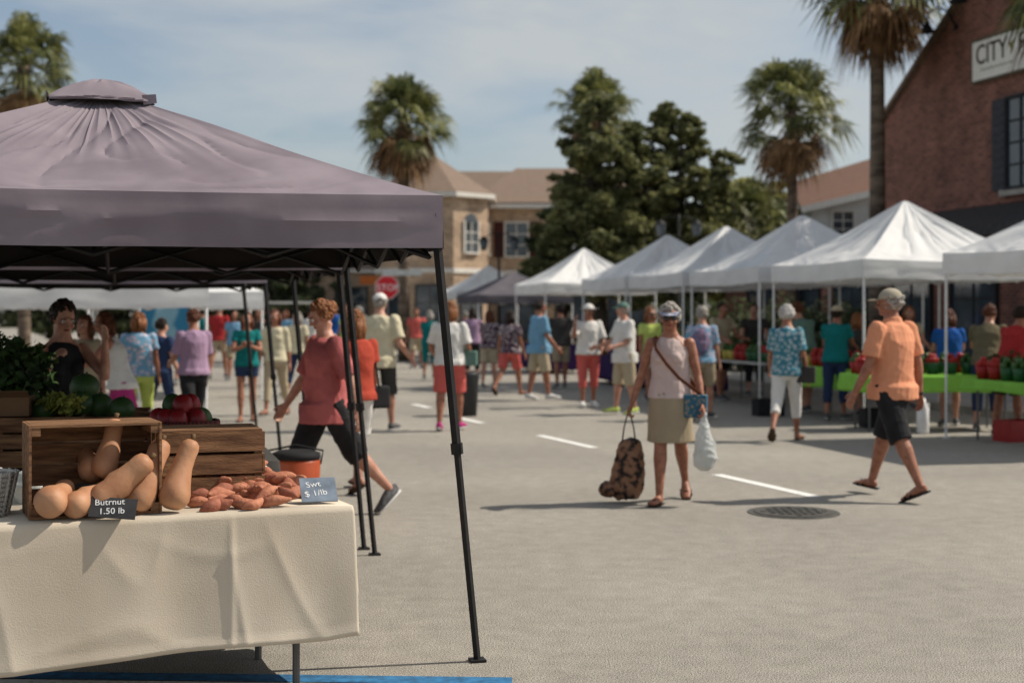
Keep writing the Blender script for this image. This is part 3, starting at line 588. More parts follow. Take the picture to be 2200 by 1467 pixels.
for i in range(3):
    c=s2+e2*(.95+i*1.9)-r2*.42; table(c.x,c.y,R2+math.pi/2,1.85,.76,.752,'folding table with pale cover in a row'); cloth(c.x,c.y,R2+math.pi/2,1.85,.78,.76,.35,PCL,'pale tablecloth over produce table',seed=4+i,seg=40,fold=.02,fine=False)
c=V((-2.55,8.0,0)); table(c.x,c.y,R(15),2.4,.8,.752,'inner folding table with dark cover'); cloth(c.x,c.y,R(15),2.4,.82,.76,.1,C_GREY,'dark cloth over the inner produce table',seed=14,seg=40,fold=.02,fine=False)
CW=mat('crate_wood',lin(178,134,96,.75),lin(104,70,48,.7),scale=5,rough=.8,bump=.4,bscale=40,stretch=(1,9,9),lo=.3,hi=.7)
def crate_mesh(w,dp,h,ns=3,nb=4):
    B=MB(); t=.010; g=.012
    for sx in (-1,1):
        for sy in (-1,1): B.box((sx*(w/2-.016),sy*(dp/2-.016-t),h/2),(.032,.032,h-.004))
    sh=(h-g*(ns-1))/ns
    for i in range(ns):
        z=sh/2+i*(sh+g)
        for sy in (-1,1): B.box((random.uniform(-.002,.002),sy*(dp/2-t/2),z),(w,t,sh))
        for sx in (-1,1): B.box((sx*(w/2+t/2+.001),0,z),(t,dp-.002,sh))
    bw=(dp-.02-g*(nb-1))/nb
    for i in range(nb): B.box((0,-dp/2+.01+bw/2+i*(bw+g),-t/2-.001),(w,bw,t))
    return B.mesh('crate',[CW],False)
def place(nm,me,loc,rot,label,cat,group=None): return mkobj(nm,me,None,loc,rot,label,cat,group)
CM=crate_mesh(.48,.36,.27)
GC='wooden crates on the market table'
c=TT(1.01,.275); o=place('wooden_crate',CM,(c.x,c.y,.78+.185),None,'slatted brown wooden crate lying on its side with squash spilling out','crate',GC)
o.rotation_euler=(Matrix.Rotation(TR,3,'Z')@Matrix.Rotation(R(90),3,'X')).to_euler()
CM2=crate_mesh(.42,.34,.25,3,5)
c=TT(.47,.50); o=place('wooden_crate',CM2,(c.x,c.y,.785+.27+.012),None,'upturned slatted wooden crate behind the sweet potatoes','crate',GC); o.rotation_euler=(Matrix.Rotation(R(18),3,'Z')@Matrix.Rotation(R(180),3,'X')).to_euler(); o.scale=(1,1,1.08)
def squash_mesh(seed,L_=.29,rb=.066,rn=.034):
    r=random.Random(seed); B=MB(); pr=[(-.062,.012),(-.058,.035),(-.045,.052),(-.02,.064),(.01,.0655),(.045,.058),(.08,.045),(.12,.037),(.165,.035),(.20,.036),(.222,.031),(.234,.018),(.237,.008)]
    k=L_/.30; bend=r.uniform(-.035,.035); b2=r.uniform(-.02,.02)
    B.loft([(bend*((z+.06)/.3)**2*1.6,b2*((z+.06)/.3)**2,z*k) for z,_ in pr],[q*rb/.0655 if z<.06 else q*(rn/.035) for z,q in pr],seg=26,ref=(1,0,0))
    for i,v in enumerate(B.v):
        p=V(v); q=V((p.x,p.y,0)); n_=noise.noise(p*14+V((seed,0,0)))*.0045; 
        if q.length>1e-5: p=p+q.normalized()*n_
        B.v[i]=tuple(p)
    e=pr[-1][0]*k; B.loft([(bend*1.6,b2,e-.004),(bend*1.6,b2,e+.012),(bend*1.6+.003,b2,e+.022)],[.012,.009,.011],seg=8,mi=1)
    return B
SQ=mat('butternut_skin',lin(212,160,122,.76),lin(178,120,84,.74),scale=6,rough=.55,bump=.08,bscale=50,spec=.3,lo=.28,hi=.62); STEM=mat('dry_stem',lin(120,92,60,.7))
GS='butternut squashes heaped at the crate'
def squash(px,py,d,dr,seed,L_=.29,rb=.066,rn=.035,lab='tan butternut squash lying on the crate boards'):
    z=CH-(py-670)*d/F; me=squash_mesh(seed,L_,rb,rn).mesh('butternut_squash',[SQ,STEM]); o=place('butternut_squash',me,(X(px,d),d,max(z,.78+.012+rb*.97)),V(dr).normalized().to_track_quat('Z','Y').to_euler(),lab,'squash',GS)
squash(374,1066,5.73,(.10,.40,.90),1,.285,.064,.038,'tall tan butternut squash leaning upright against the crate')
squash(302,1068,5.69,(.40,.34,.78),2,.30,.064,.042,'tan butternut squash tilted upright beside another')
squash(222,1068,5.60,(.64,.36,.60),3,.29,.058,.044)
squash(164,1083,5.53,(.22,.9,.22),4,.25,.052,.038)
squash(110,1078,5.47,(.05,.95,.12),5,.26,.062,.038)
squash(226,1000,5.73,(.26,.20,.85),6,.24,.052,.034,'butternut squash standing in the back of the crate')
squash(196,1006,5.76,(-.3,.5,.3),7,.22,.054,.034)
SP=mat('sweet_potato_skin',lin(206,140,108,.82),lin(160,94,72,.8),scale=18,rough=.75,bump=.3,bscale=60,lo=.3,hi=.7)
SP2=mat('sweet_potato_dark',lin(180,112,88,.82),lin(138,82,64,.8),scale=18,rough=.75,bump=.3,bscale=60,lo=.3,hi=.7)
pot=[]
for i in range(12):
    B=MB(); L_=random.uniform(.10,.165); rr=random.uniform(.018,.028); bend=random.uniform(-.02,.02)
    ts=[-1,-.92,-.75,-.5,-.25,0,.25,.5,.75,.92,1]; sk=random.uniform(-.25,.25)
    B.loft([(t*L_/2,bend*(1-t*t),.004*math.sin(t*4+i)) for t in ts],[rr*max(.02,(1-abs(t)**1.8))**.8*(1+sk*t)*random.uniform(.96,1.04)+.0025 for t in ts],seg=14,ref=(0,0,1))
    for j,v in enumerate(B.v): p=V(v); B.v[j]=tuple(p*(1+noise.noise(p*30+V((i*3,0,0)))*.07))
    pot.append(B.mesh('sweet_potato',[SP if i%3 else SP2]))
def tp(px,py,z=.78): d=(CH-z)*F/(py-670); return V((X(px,d),d,z))
GSP='heap of sweet potatoes on the table'
for layer,(n,x0,x1,y0,y1) in enumerate(((36,425,655,1050,1098),(30,430,640,1050,1088),(22,430,610,1052,1080),(14,435,570,1052,1072),(7,440,530,1052,1064))):
    for k in range(n):
        px=x0+(x1-x0)*((k*0.618)%1); py=random.uniform(y0,y1)
        b_=tp(px,py); b_.z=.78+.024+layer*.029
        if layer: b_+=tk*.030*layer
        o=place('sweet_potato',pot[random.randrange(12)],b_,(random.uniform(-.3,.3),random.uniform(-.3,.3),random.uniform(-1.0,1.2)),'reddish tan sweet potato in a heap on beige cloth','sweet potato',GSP)
for k in range(26):
    q=s2+e2*random.uniform(.1,1.6)-r2*random.uniform(.22,.6); o=place('sweet_potato',pot[random.randrange(12)],(q.x,q.y,.76+.026+random.choice((0,.03))),(0,random.uniform(-.2,.2),random.uniform(0,3)),'reddish tan sweet potato on the pale cloth','sweet potato',GSP)
def text_mesh(s,size,ex=.001,m=None,name='lettering'):
    cu=bpy.data.curves.new('t','FONT'); cu.body=s; cu.size=size; cu.extrude=ex; cu.resolution_u=3; o=bpy.data.objects.new('t',cu); col.objects.link(o)
    dg=bpy.context.evaluated_depsgraph_get(); me=bpy.data.meshes.new_from_object(o.evaluated_get(dg)); bpy.data.objects.remove(o); me.materials.clear()
    if m: me.materials.append(m)
    me.name=name; return me
CHK=mat('chalk',(.8,.8,.8),(.6,.6,.6),scale=60); SLATE=mat('slate',lin(132,146,162,.85),lin(104,116,130,.8),scale=12); SLB=mat('slate_black',(.02,.02,.022),(.035,.035,.037),scale=12)
def card(loc,rot,w,h,m,txt,label,size):
    rt=root('price_sign',label,'price sign',loc); rt.rotation_euler=rot
    B=MB(); B.box((0,0,0),(w,h,.006)); B.obj('board',m,rt)
    for i,(t,x,y) in enumerate(txt):
        mkobj('lettering',text_mesh(t,size,.0005,CHK),rt,(x,y,.0042),(0,0,.12))
p=tp(684,1080); card((p.x,p.y,.78+.055),(R(42),R(0),R(16)),.15,.13,SLATE,[('Swt',-.05,.01),('$ 1/lb',-.06,-.04)],'small grey slate price sign with chalk writing at the table corner',.042)
card((X(243,5.535),5.535,.78+.046),(R(56),R(5),R(8)),.175,.085,SLB,[('Butrnut',-.07,.004),('1.50 lb',-.05,-.032)],'small black chalkboard price sign leaning on the squash',.036)
for k in range(5):
    q=s2+e2*(.35+k*.5)-r2*.13; rt=root('price_sign','small black chalkboard price sign lying on pale cloth','price sign',(q.x,q.y,.79),0,'price signs along the tables'); rt.rotation_euler=(R(25),0,R(20)); B=MB(); B.box((0,0,0),(.1,.07,.005)); B.obj('board',SLB,rt); B=MB(); B.box((0,.012,.004),(.06,.004,.001)); B.box((-.01,-.01,.004),(.045,.004,.001)); B.obj('lettering',CHK,rt)
WK=mat('wicker_white',(.66,.63,.58),(.35,.33,.3),scale=70,pattern='wave',bump=.5,bscale=90)
B=MB(); 
for i in range(9): B.loft([(math.cos(a)*(.085+i*.004),math.sin(a)*(.085+i*.004),.012+i*.019) for a in [2*math.pi*j/24 for j in range(25)]],[.0095]*25,seg=6)
for j in range(18): a=2*math.pi*j/18; B.loft([(math.cos(a)*.09,math.sin(a)*.09,0),(math.cos(a)*.128,math.sin(a)*.128,.175)],[.006,.006],seg=5)
B.loft([(0,0,.004),(0,0,.010)],[.085,.085],seg=20)
c=tp(-35,1108); B.obj('wicker_basket',WK,None,(c.x,c.y,.782),None,True,'white woven wicker basket on beige tablecloth','basket')
B=MB(); B.ell((0,0,.06),(.07,.05,.075)); me=remesh(B,.008,2,wr=.008,seed=4,mat_=MATS['plastic_bag_white']); c=tp(50,1085); mkobj('plastic_bag',me,None,(c.x,c.y+.05,.785),None,'crumpled clear plastic bag beside the crate','bag')
MEL=mat('melon_green',lin(86,114,64,.7),lin(46,74,40,.7),scale=5,rough=.45,lo=.3,hi=.7); RDM=mat('red_apple',lin(160,40,44,.8),lin(120,30,32,.8),scale=8,rough=.35); YEL=mat('squash_yellow',lin(180,176,80,.7),lin(130,140,60,.7),scale=20)
GCr='stacked crates on the inner table'
def pc(px,py,d): return V((X(px,d),d,CH-(py-670)*d/F))
for (px,d,z) in ((235,7.75,.765),(90,7.7,.765),(235,8.15,.765),(60,8.1,.765)):
    o=place('wooden_crate',CM2,(X(px,d),d,z+.012),(0,0,R(12)),'slatted wooden crate filled with produce on the inner table','crate',GCr)
for (px,py,d,r_) in ((182,832,8.15,.085),(172,868,7.85,.08),(215,872,7.9,.075),(262,878,7.8,.07),(95,880,7.8,.075)):
    p=pc(px,py,d); B=MB(); B.ell((0,0,0),(r_,r_,r_*.93),None,20,14); B.loft([(0,0,r_*.9),(.004,0,r_*1.1)],[.008,.006],seg=6); B.obj('watermelon',MEL,None,p,(.3,.2,0),True,'round green watermelon resting on a crate','watermelon','watermelons in the crates')
rt=root('produce_basket','red slatted basket heaped with melons and apples','basket',(X(388,7.6),7.6,.765)); rt.scale=(1.25,1.2,1.45); B=MB()
for i in range(5): B.loft([(math.cos(a)*(.12+i*.007)*1.1,math.sin(a)*(.12+i*.007),.02+i*.034) for a in [2*math.pi*j/20 for j in range(21)]],[(.014,.005)]*21,seg=6,ref=(0,0,1))
B.loft([(0,0,.005),(0,0,.012)],[.125,.125],seg=20); B.obj('basket_wall',mat('basket_red',lin(110,36,34,.7),lin(50,22,20,.7),scale=20,pattern='wave'),rt)
for i in range(11):
    a=i*2.4; rr=.09 if i<8 else .04; B=MB(); B.ell((math.cos(a)*rr,math.sin(a)*rr,.17+(.05 if i>=8 else 0)),.045); B.obj('apple' if i%3 else 'melon',RDM if i%3 else MEL,rt,smooth=True)
for i in range(30):
    q=s2+e2*random.uniform(2.0,4.6)-r2*random.uniform(.15,.65); B=MB(); B.ell((0,0,0),.04,None,12,8); B.obj('tomato',[RDM,mat('tomato_orange',lin(214,70,40,.8))][i%2],None,(q.x,q.y,.80),None,True,'ripe red tomato on the pale cloth','tomato','tomatoes along the table')
c=V((X(636,10.6),10.6,0)); B=MB(); B.loft([(0,0,0),(0,0,.02),(0,0,.48),(0,0,.50)],[.15,.165,.18,.17],seg=24); B.loft([(0,0,.50),(0,0,.54),(0,0,.56)],[.18,.18,.13],seg=24,mi=1); B.loft([(-.18,0,.46),(-.2,0,.56),(0,0,.60),(.2,0,.56),(.18,0,.46)],[.008]*5,seg=6,mi=1)
B.obj('drink_cooler',[mat('cooler_orange',lin(196,92,56,.75),rough=.4),BLK],None,c,None,True,'orange barrel cooler with dark lid on asphalt','cooler')
def leafcloud(pts_r,n,size,seed=0):
    r=np.random.default_rng(abs(seed)); P=[];
    for (c,rad,k) in pts_r:
        m=max(4,int(n*k)); v=r.normal(size=(m,3)); v/=np.linalg.norm(v,axis=1)[:,None]; q=r.uniform(.1,1.15,size=(m,1))**.5; q*=1+.3*np.sin(v[:,[0]]*5+c[0]*3)*np.cos(v[:,[2]]*6+c[1]); P.append(np.array(c)+v*q*np.array(rad))
    P=np.concatenate(P); m=len(P); a=r.normal(size=(m,3)); a/=np.linalg.norm(a,axis=1)[:,None]; b=np.cross(a,r.normal(size=(m,3))); b/=np.linalg.norm(b,axis=1)[:,None]
    s=size*r.uniform(.6,1.4,size=(m,1)); a=a*s; b=b*s*.5
    vs=np.stack([P-a,P+b,P+a,P-b],1).reshape(-1,3); me=bpy.data.meshes.new('leaves'); me.vertices.add(4*m); me.loops.add(4*m); me.polygons.add(m); me.vertices.foreach_set('co',vs.ravel())
    me.loops.foreach_set('vertex_index',np.arange(4*m)); me.polygons.foreach_set('loop_start',np.arange(0,4*m,4)); me.update(calc_edges=True); me.validate(); return me
LF=mat('leaf_oak',lin(150,150,100,.9),lin(102,108,72,.8),scale=1.2,rough=.6,island=.45,transl=.4); LF2=mat('leaf_yellow_green',lin(180,174,102,.9),lin(130,136,76,.8),scale=1.2,rough=.6,island=.4,transl=.4)
LF3=mat('leaf_dark',lin(104,112,76,.8),lin(62,74,50,.72),scale=1.2,rough=.7,island=.4,transl=.35)
GRN=mat('greens_dark',lin(40,60,34,.7),lin(70,100,40,.7),scale=10,island=.4)
for (px,py,d,r_) in ((20,810,8.6,.2),(60,800,8.9,.16),(-30,780,8.7,.2)):
    me=leafcloud([((0,0,0),(r_,r_,r_),1)],700,.035,int(px)); me.materials.append(GRN); mkobj('leafy_greens',me,None,pc(px,py,d),None,'dark bunch of leafy greens piled at the stall','vegetable','bunches of leafy greens')
for (px,py,d) in ((120,862,7.75),(150,868,7.7)):
    me=leafcloud([((0,0,0),(.07,.07,.05),1)],200,.022,int(px)); me.materials.append(YEL); mkobj('lettuce',me,None,pc(px,py,d),None,'yellow green lettuce heads in a crate','vegetable','lettuce in a crate')
B=MB(); B.box((0,0,.05),(.26,.26,.10)); B.box((0,-.14,.11),(.26,.10,.004),Matrix.Rotation(R(-30),3,'X')); B.obj('cardboard_box',mat('cardboard',lin(150,114,82,.6),lin(124,92,64,.6),scale=4),None,(X(14,7.7),7.7,.765+.265),(0,0,.2),label='open brown cardboard box on stacked crate',cat='box')

# right stalls
LIME=cl('lime_cover',150,214,90,.8); PUR=cl('purple_cover',70,50,100,.7); PEP=[mat('pepper_red',lin(184,44,38,.8),rough=.3),mat('pepper_green',lin(70,112,50,.7),rough=.3),mat('pepper_yellow',lin(216,180,60,.8),rough=.3)]
BK_=[mat('bucket_red',lin(176,40,42,.8),rough=.4),mat('bucket_green',lin(50,104,64,.8),rough=.4),mat('punnet_yellow',lin(214,196,96,.8),rough=.4)]
apexs=((7.24,17.0),(5.95,21.8),(5.05,25.0),(4.2,28.2),(3.4,31.4),(1.9,38.0))
def bucket_mesh(ci,ki):
    B=MB(); B.loft([(0,0,0),(0,0,.15),(0,0,.155)],[.075,.10,.095],seg=14); 
    me=B.mesh('container',[BK_[ci]]); r=random.Random(ci*5+ki); Q=MB()
    for i in range(16):
        a=r.uniform(0,6.28); q=r.uniform(0,.075); Q.ell((math.cos(a)*q,math.sin(a)*q,.17+(.05 if q<.04 else 0)+r.uniform(0,.02)),(.035,.035,.042),None,10,7)
    return me,Q.mesh('vegetables',[PEP[ki]])
bms=[bucket_mesh(a,b) for a,b in ((0,0),(0,1),(1,0),(1,1),(0,0),(2,1))]
def bucket(q,k,ci):
    rt=root('produce_bucket','plastic bucket heaped with bell peppers on a table','bucket',(q.x,q.y,.752),k*.7,'buckets of peppers on the white stalls'); mkobj('container',bms[ci][0],rt); v=mkobj('vegetables',bms[ci][1],rt); v['kind']='stuff'
for i,(ax,ay) in enumerate(apexs):
    c=V((ax,ay,0))+SU*(-.95)
    table(c.x,c.y,PHI+math.pi/2,2.6,.75,.742,'folding market table with black legs'); 
    if i!=2: cloth(c.x,c.y,PHI+math.pi/2,2.6,.77,.75,[.62,.45,.3,.12,.1,.1][i],[LIME,LIME,BLK,PUR,PUR,PUR][i],['lime green','lime green','black','purple','purple','purple'][i]+' cloth over a market table',seed=i,seg=40,fold=.02,fine=False)
    for k in range(10 if i<3 else 7):
        for rr in range(2): bucket(c+SV*(-1.2+k*.26)+SU*(-.2+rr*.32),k,(k//2+i+rr)%6)
    me=leafcloud([((0,-.8,0),(.2,.4,.16),1),((0,.2,.02),(.2,.4,.18),1),((0,1.0,0),(.2,.3,.14),1)],350,.04,i+30); me.materials.append(GRN); c2=V((ax,ay,0))+SU*(-.8)+SV*.2; mkobj('leafy_greens',me,None,(c2.x,c2.y,.93),(0,0,PHI),'bunches of leafy greens heaped behind the peppers','vegetable','bunches of leafy greens')
c=V((5.6,19.3,0)); table(c.x,c.y,PHI*.3,2.2,.75,.742,'folding market table with black legs'); cloth(c.x,c.y,PHI*.3,2.2,.77,.75,.52,LIME,'lime green cloth over a market table',seed=40,seg=40,fold=.02,fine=False)
for k in range(9):
    for rr in range(2): bucket(c+V((-.95+k*.24,-.2+rr*.3+k*.018,0)),k,(k//2+rr)%6)
def tray(x,y,rz,m,lab):
    B=MB(); 
    for sx in (-1,1): B.box((sx*.2,0,.13),(.015,.3,.26)); B.box((0,sx*.145,.13),(.385,.015,.26))
    B.box((0,0,.01),(.38,.27,.02)); B.obj('produce_tray',m,None,(x,y,0),(0,0,rz),label=lab,cat='crate')
tray(6.15,17.6,.4,BK_[0],'red plastic produce tray standing on asphalt under the table'); tray(3.9,21.9,.2,BLK,'black plastic produce tray standing on asphalt under the table'); tray(5.0,19.7,.1,BLK,'black plastic produce tray standing on asphalt under the table')
B=MB(); B.loft([(0,0,0),(0,0,.02),(0,0,.32),(0,0,.40),(0,0,.46)],[.07,.08,.08,.045,.03],seg=16); B.loft([(.03,0,.36),(.075,0,.40),(.08,0,.30)],[.01]*3,seg=6); B.obj('water_jug',FRW,None,(5.34,18.7,0),None,True,'white plastic water jug weighting the tent leg','jug')
c=gp(1000,893); B=MB(); B.loft([(0,0,0),(0,0,.62),(0,0,.66),(0,0,.66),(0,0,.2)],[.17,.21,.22,.19,.16],seg=20); B.obj('trash_bin',mat('bin_dark',(.03,.032,.035),rough=.5),None,c,None,True,'dark plastic trash bin standing on the road','trash bin')
c=V((X(358,23),23,0)); rt=root('banner','blue striped cloth banner on poles at the stall','banner',c,R(10)); B=MB(); B.add([(-.4+.1*i,.02*math.sin(i*2),.75+j*1.05) for j in (0,1) for i in range(9)],[(i,i+1,i+10,i+9) for i in range(8)]); B.obj('cloth',mat('banner_blue',lin(60,140,180,.8),lin(150,196,214,.8),scale=2.5,pattern='wave',stretch=(.2,.2,1)),rt,smooth=True)
for s in (-1,1): B=MB(); B.beam((s*.42,0,0),(s*.42,0,1.85),.025); B.obj('pole',FRW,rt)

# ---------------------------------------------------------------- trees
BARK=mat('palm_bark',lin(140,122,104,.75),lin(88,74,62,.7),scale=3,bump=.8,bscale=12,stretch=(1,1,3)); BARK2=mat('oak_bark',lin(100,88,76,.6),lin(66,58,48,.6),scale=5,bump=.6,bscale=14)
PF=mat('palm_frond',lin(150,150,90,.78),lin(86,98,58,.68),scale=1.5,rough=.5,island=.5,transl=.32,spec=.4); PD=mat('palm_dead_frond',lin(180,142,100,.72),lin(126,94,64,.66),scale=3,island=.3,transl=.25)
def palm(px,d,zc,Rr,seed,label,n=66,dead=16,lean=0.0):
    r=random.Random(seed); rt=root('palm_tree',label,'palm tree',(X(px,d),d,0)); B=MB()
    pts=[V((lean*(i/10)**2,0,zc*i/10)) for i in range(11)]; B.loft(pts,[.20-.06*(i/10) for i in range(11)],seg=14)
    for i in range(26):
        a=i*2.4; z=zc-1.3+i*.045; B.loft([(lean+math.cos(a)*.13,math.sin(a)*.13,z),(lean+math.cos(a)*.27,math.sin(a)*.27,z+.3)],[.05,.02],seg=6)
    B.obj('trunk',BARK,rt,smooth=True)
    def fronds(n,e0,e1,mat_,nm,Rk=1,dz=0):
        B=MB(); O=V((lean,0,zc-dz))
        for i in range(n):
            az=i*2.39996+r.uniform(-.3,.3); el=R(e0+(e1-e0)*((i+.5)/n)**.9+r.uniform(-9,9)); dr=V((math.cos(az)*math.cos(el),math.sin(az)*math.cos(el),math.sin(el)))
            side=dr.cross(V((0,0,1))); side=side.normalized() if side.length>.01 else V((1,0,0)); up=side.cross(dr).normalized()
            tw=r.uniform(-.7,.7); side,up=side*math.cos(tw)+up*math.sin(tw),up*math.cos(tw)-side*math.sin(tw)
            pl=Rr*r.uniform(.38,.70)*Rk; hub=O+dr*pl-V((0,0,.10*pl)); 
            B.loft([O,O+dr*pl*.5,hub],[.02,.014,.012],seg=4)
            nb=18; bl=Rr*r.uniform(.38,.60)*Rk
            for k in range(nb):
                th=R(-100+200*k/(nb-1)); bd=(dr*math.cos(th)+side*math.sin(th)+up*.12).normalized(); L_=bl*(.72+.28*math.cos(th))*r.uniform(.82,1.15)
                w_=.020*Rr; sp=bd.cross(up).normalized()*w_
                p1=hub+bd*L_*.55-V((0,0,.03*L_)); p2=hub+bd*L_*.95-V((0,0,(.26+r.uniform(0,.4))*L_))
                B.add([hub,p1-sp,p1+sp,p2],[(0,1,2),(1,3,2)])
        B.obj(nm,mat_,rt)
    fronds(n,-38,88,PF,'crown'); fronds(dead,-80,-40,PD,'dead_fronds',.95,.15)
palm(868,46,7.75,1.75,1,'tall palm tree with round fan crown and brown skirt',n=72,dead=40)
palm(52,44,9.1,1.85,2,'tall palm tree with bushy fan crown',n=62)
palm(1702,43,7.6,1.95,3,'tall palm tree with round fan crown beside shops',dead=22,n=64)
palm(1885,31.2,8.95,1.95,4,'tall palm tree with drooping fan fronds beside brick gable',n=58,dead=30)
palm(1278,52,9.0,1.7,5,'palm tree rising behind an oak',n=56)
palm(2310,25,7.4,1.7,6,'palm tree with fronds reaching past the brick wall')
palm(1610,50,4.8,1.8,7,'short palm tree with yellowing fronds',dead=26)
palm(1690,52,4.2,1.8,8,'short palm tree with yellowing fronds',dead=26)
def oak(x,y,clumps,label,lm,seed,dens=420,size=.11,tr=.22,th=2.0,ns=24):
    r=random.Random(seed); rt=root('oak_tree' if 'oak' in label else 'tree',label,'tree',(x,y,0)); B=MB()
    B.loft([(0,0,0),(.05,0,th*.5),(0,.05,th)],[tr*1.3,tr,tr*.85],seg=12)
    sub=[]
    for (c,rad) in clumps:
        c_=V(c); mid=V((c_.x*.4,c_.y*.4,th+(c_.z-th)*.55)); B.loft([(0,.03,th-.2),mid,c_],[tr*.5,tr*.25,.04],seg=8)
        for q_ in range(ns):
            v=V((r.gauss(0,1),r.gauss(0,1),r.gauss(0,1))).normalized()*r.uniform(.45,1.25); q=V(c)+V((v.x*rad,v.y*rad,v.z*rad*.9)); s=rad*r.uniform(.12,.34)
            if q_%2==0: B.loft([c_,c_.lerp(q,.5)+V((0,0,.05)),q],[.03,.02,.008],seg=5)
            sub.append((tuple(q),(s*1.25,s*1.25,s*.7),(s/.35)**2))
    B.obj('trunk',BARK2,rt,smooth=True)
    me=leafcloud(sub,dens,size,seed); me.materials.append(lm); mkobj('crown',me,rt)
oak(X(1290,47),47,[((-.9,0,4.2),1.2),((.6,.3,4.4),1.3),((-.3,0,5.6),1.2),((.4,.2,6.9),.95),((-.5,.3,7.2),.7),((-1.3,0,2.9),1.0),((.9,0,2.9),1.1),((0,-.3,3.2),1.2),((0,0,8.2),.5),((1.5,0,5.6),.9)],'large oak tree with airy dark green crown',LF,1)
oak(X(1440,48),48,[((-.6,0,4.3),1.2),((.9,.2,4.2),1.2),((.1,0,5.7),1.1),((-.6,0,7.2),.75),((.6,.2,7.0),.7),((1.3,0,5.6),.9),((.3,0,3.0),1.3),((-.2,0,8.2),.5),((.45,0,7.7),.5),((1.9,0,3.4),.9),((1.7,0,6.2),.6)],'oak tree with sparse upper branches',LF,2,dens=360)
oak(X(1215,50),50,[((-.3,0,4.4),.9),((.2,0,3.0),1.1),((.3,0,5.5),.8),((-.4,0,2.6),.9)],'dark oak tree in front of brick building',LF3,3)
oak(X(1600,54),54,[((-.8,0,4.2),1.3),((.6,0,4.6),1.3),((1.9,0,3.8),1.2),((-.4,0,5.9),.9),((.9,0,5.9),.6),((0,0,2.8),1.4)],'yellow green tree beyond the white tents',LF2,4)
for i,(px,d,s) in enumerate(((470,62,1.0),(560,66,1.15),(640,60,.95),(700,72,1.2),(380,66,1.2),(260,64,1.3),(120,60,1.3))):
    oak(X(px,d),d,[((-1*s,0,2.1*s),1.2*s),((1*s,0,2.2*s),1.2*s),((0,0,2.7*s),1.1*s),((0,-.5,1.4),1.2)],'low dark green tree along the far street',LF3,20+i,dens=260,size=.15,th=1.0,ns=16)
for i,(px,d) in enumerate(((1500,36),(1600,35),(1700,34),(1800,33),(1400,42))):
    me=leafcloud([((0,0,.9),(1.1,.7,.9),1),((1.0,.2,.8),(1,.6,.8),1)],2200,.07,60+i); me.materials.append(LF3); mkobj('bush',me,None,(X(px,d)+.6,d,0),None,'dense dark green shrub behind the stalls','bush','shrubs behind the stalls')
me=leafcloud([((x,random.uniform(-6,6),random.uniform(0,3)),(7,4,random.uniform(3,6)),1) for x in range(-150,150,6)],700,.6,77); me.materials.append(LF3); mkobj('far_woodland',me,None,(0,150,0),None,'distant band of dark green woodland','woodland',None,'stuff')

# ---------------------------------------------------------------- buildings
BT=brick('brick_tan',lin(206,176,146,.85),lin(174,140,112,.8),lin(190,175,155,.8)); RB=brick('brick_red',lin(156,96,80,.82),lin(120,68,56,.78),lin(156,132,118,.75))
SHG=mat('shingle_brown',lin(156,134,116,.75),lin(126,106,92,.7),scale=14,bump=.4,bscale=20); SHD=mat('shingle_dark',lin(84,80,80,.7),lin(60,58,58,.7),scale=12); TRIM=mat('trim_white',(.74,.71,.65),(.66,.62,.56)); GLS=mat('window_glass',(.03,.04,.05),(.07,.09,.11),scale=1.5,rough=.08,spec=.8); SHUT=mat('shutter_maroon',lin(96,46,40,.7)); STUC=mat('siding_white',(.7,.7,.68),(.6,.6,.58),scale=2); METR=mat('metal_roof_blue',lin(130,146,160,.8),lin(106,122,138,.8),scale=9,pattern='wave',stretch=(1,0,0),rough=.5)
def window(rt,c,w,h,n,arch=False,shut=None,fr=TRIM,panes=(2,3)):
    n=V(n).normalized(); s=n.cross(V((0,0,1))).normalized(); M_=Matrix((s,n,V((0,0,1)))).transposed(); c=V(c)
    B=MB(); B.box(c+n*.02,(w,.04,h),M_)
    if arch: B.loft([c+n*.0+V((0,0,h/2)),c+n*.04+V((0,0,h/2))],[(w/2,w/2)]*2,seg=20,ref=s)
    o=B.obj('window',GLS,rt); F_=MB(); t=.07
    for q in (-1,1): F_.box(c+s*q*(w/2+t/2)+n*.045,(t,.09,h+2*t),M_); 
    F_.box(c-V((0,0,h/2+t/2))+n*.07,(w+.001,.14,t),M_)
    if not arch: F_.box(c+V((0,0,h/2+t/2))+n*.045,(w-.001,.09,t),M_)
    for i in range(1,panes[0]): F_.box(c+s*(-w/2+w*i/panes[0])+n*.05,(.035,.03,h-.01),M_)
    for i in range(1,panes[1]): F_.box(c+V((0,0,-h/2+h*i/panes[1]))+n*.052,(w-.01,.03,.035),M_)
    F_.obj('frame',fr,o)
    if shut:
        for q in (-1,1):
            G_=MB(); G_.box(c+s*q*(w/2+t+.24)+n*.04,(.42,.06,h+.1),M_)
            for k in range(10): G_.box(c+s*q*(w/2+t+.24)+n*.075+V((0,0,-h/2+.1+(h-.2)*k/9)),(.34,.02,.05),M_)
            G_.obj('shutter',shut,o)
def poly_prism(B,ring,z0,z1,mi=0):
    n=len(ring); B.add([(x,y,z0) for x,y in ring]+[(x,y,z1) for x,y in ring],[(i,(i+1)%n,n+(i+1)%n,n+i) for i in range(n)]+[tuple(reversed(range(n))),tuple(range(n,2*n))],mi)
rt=root('brick_building','tan brick two storey building with hipped corner tower and brown roof','building',(-3.4,62,0))
oc=lambda r_:[(r_*math.cos(R(22.5+45*i)),r_*math.sin(R(22.5+45*i))) for i in range(8)]
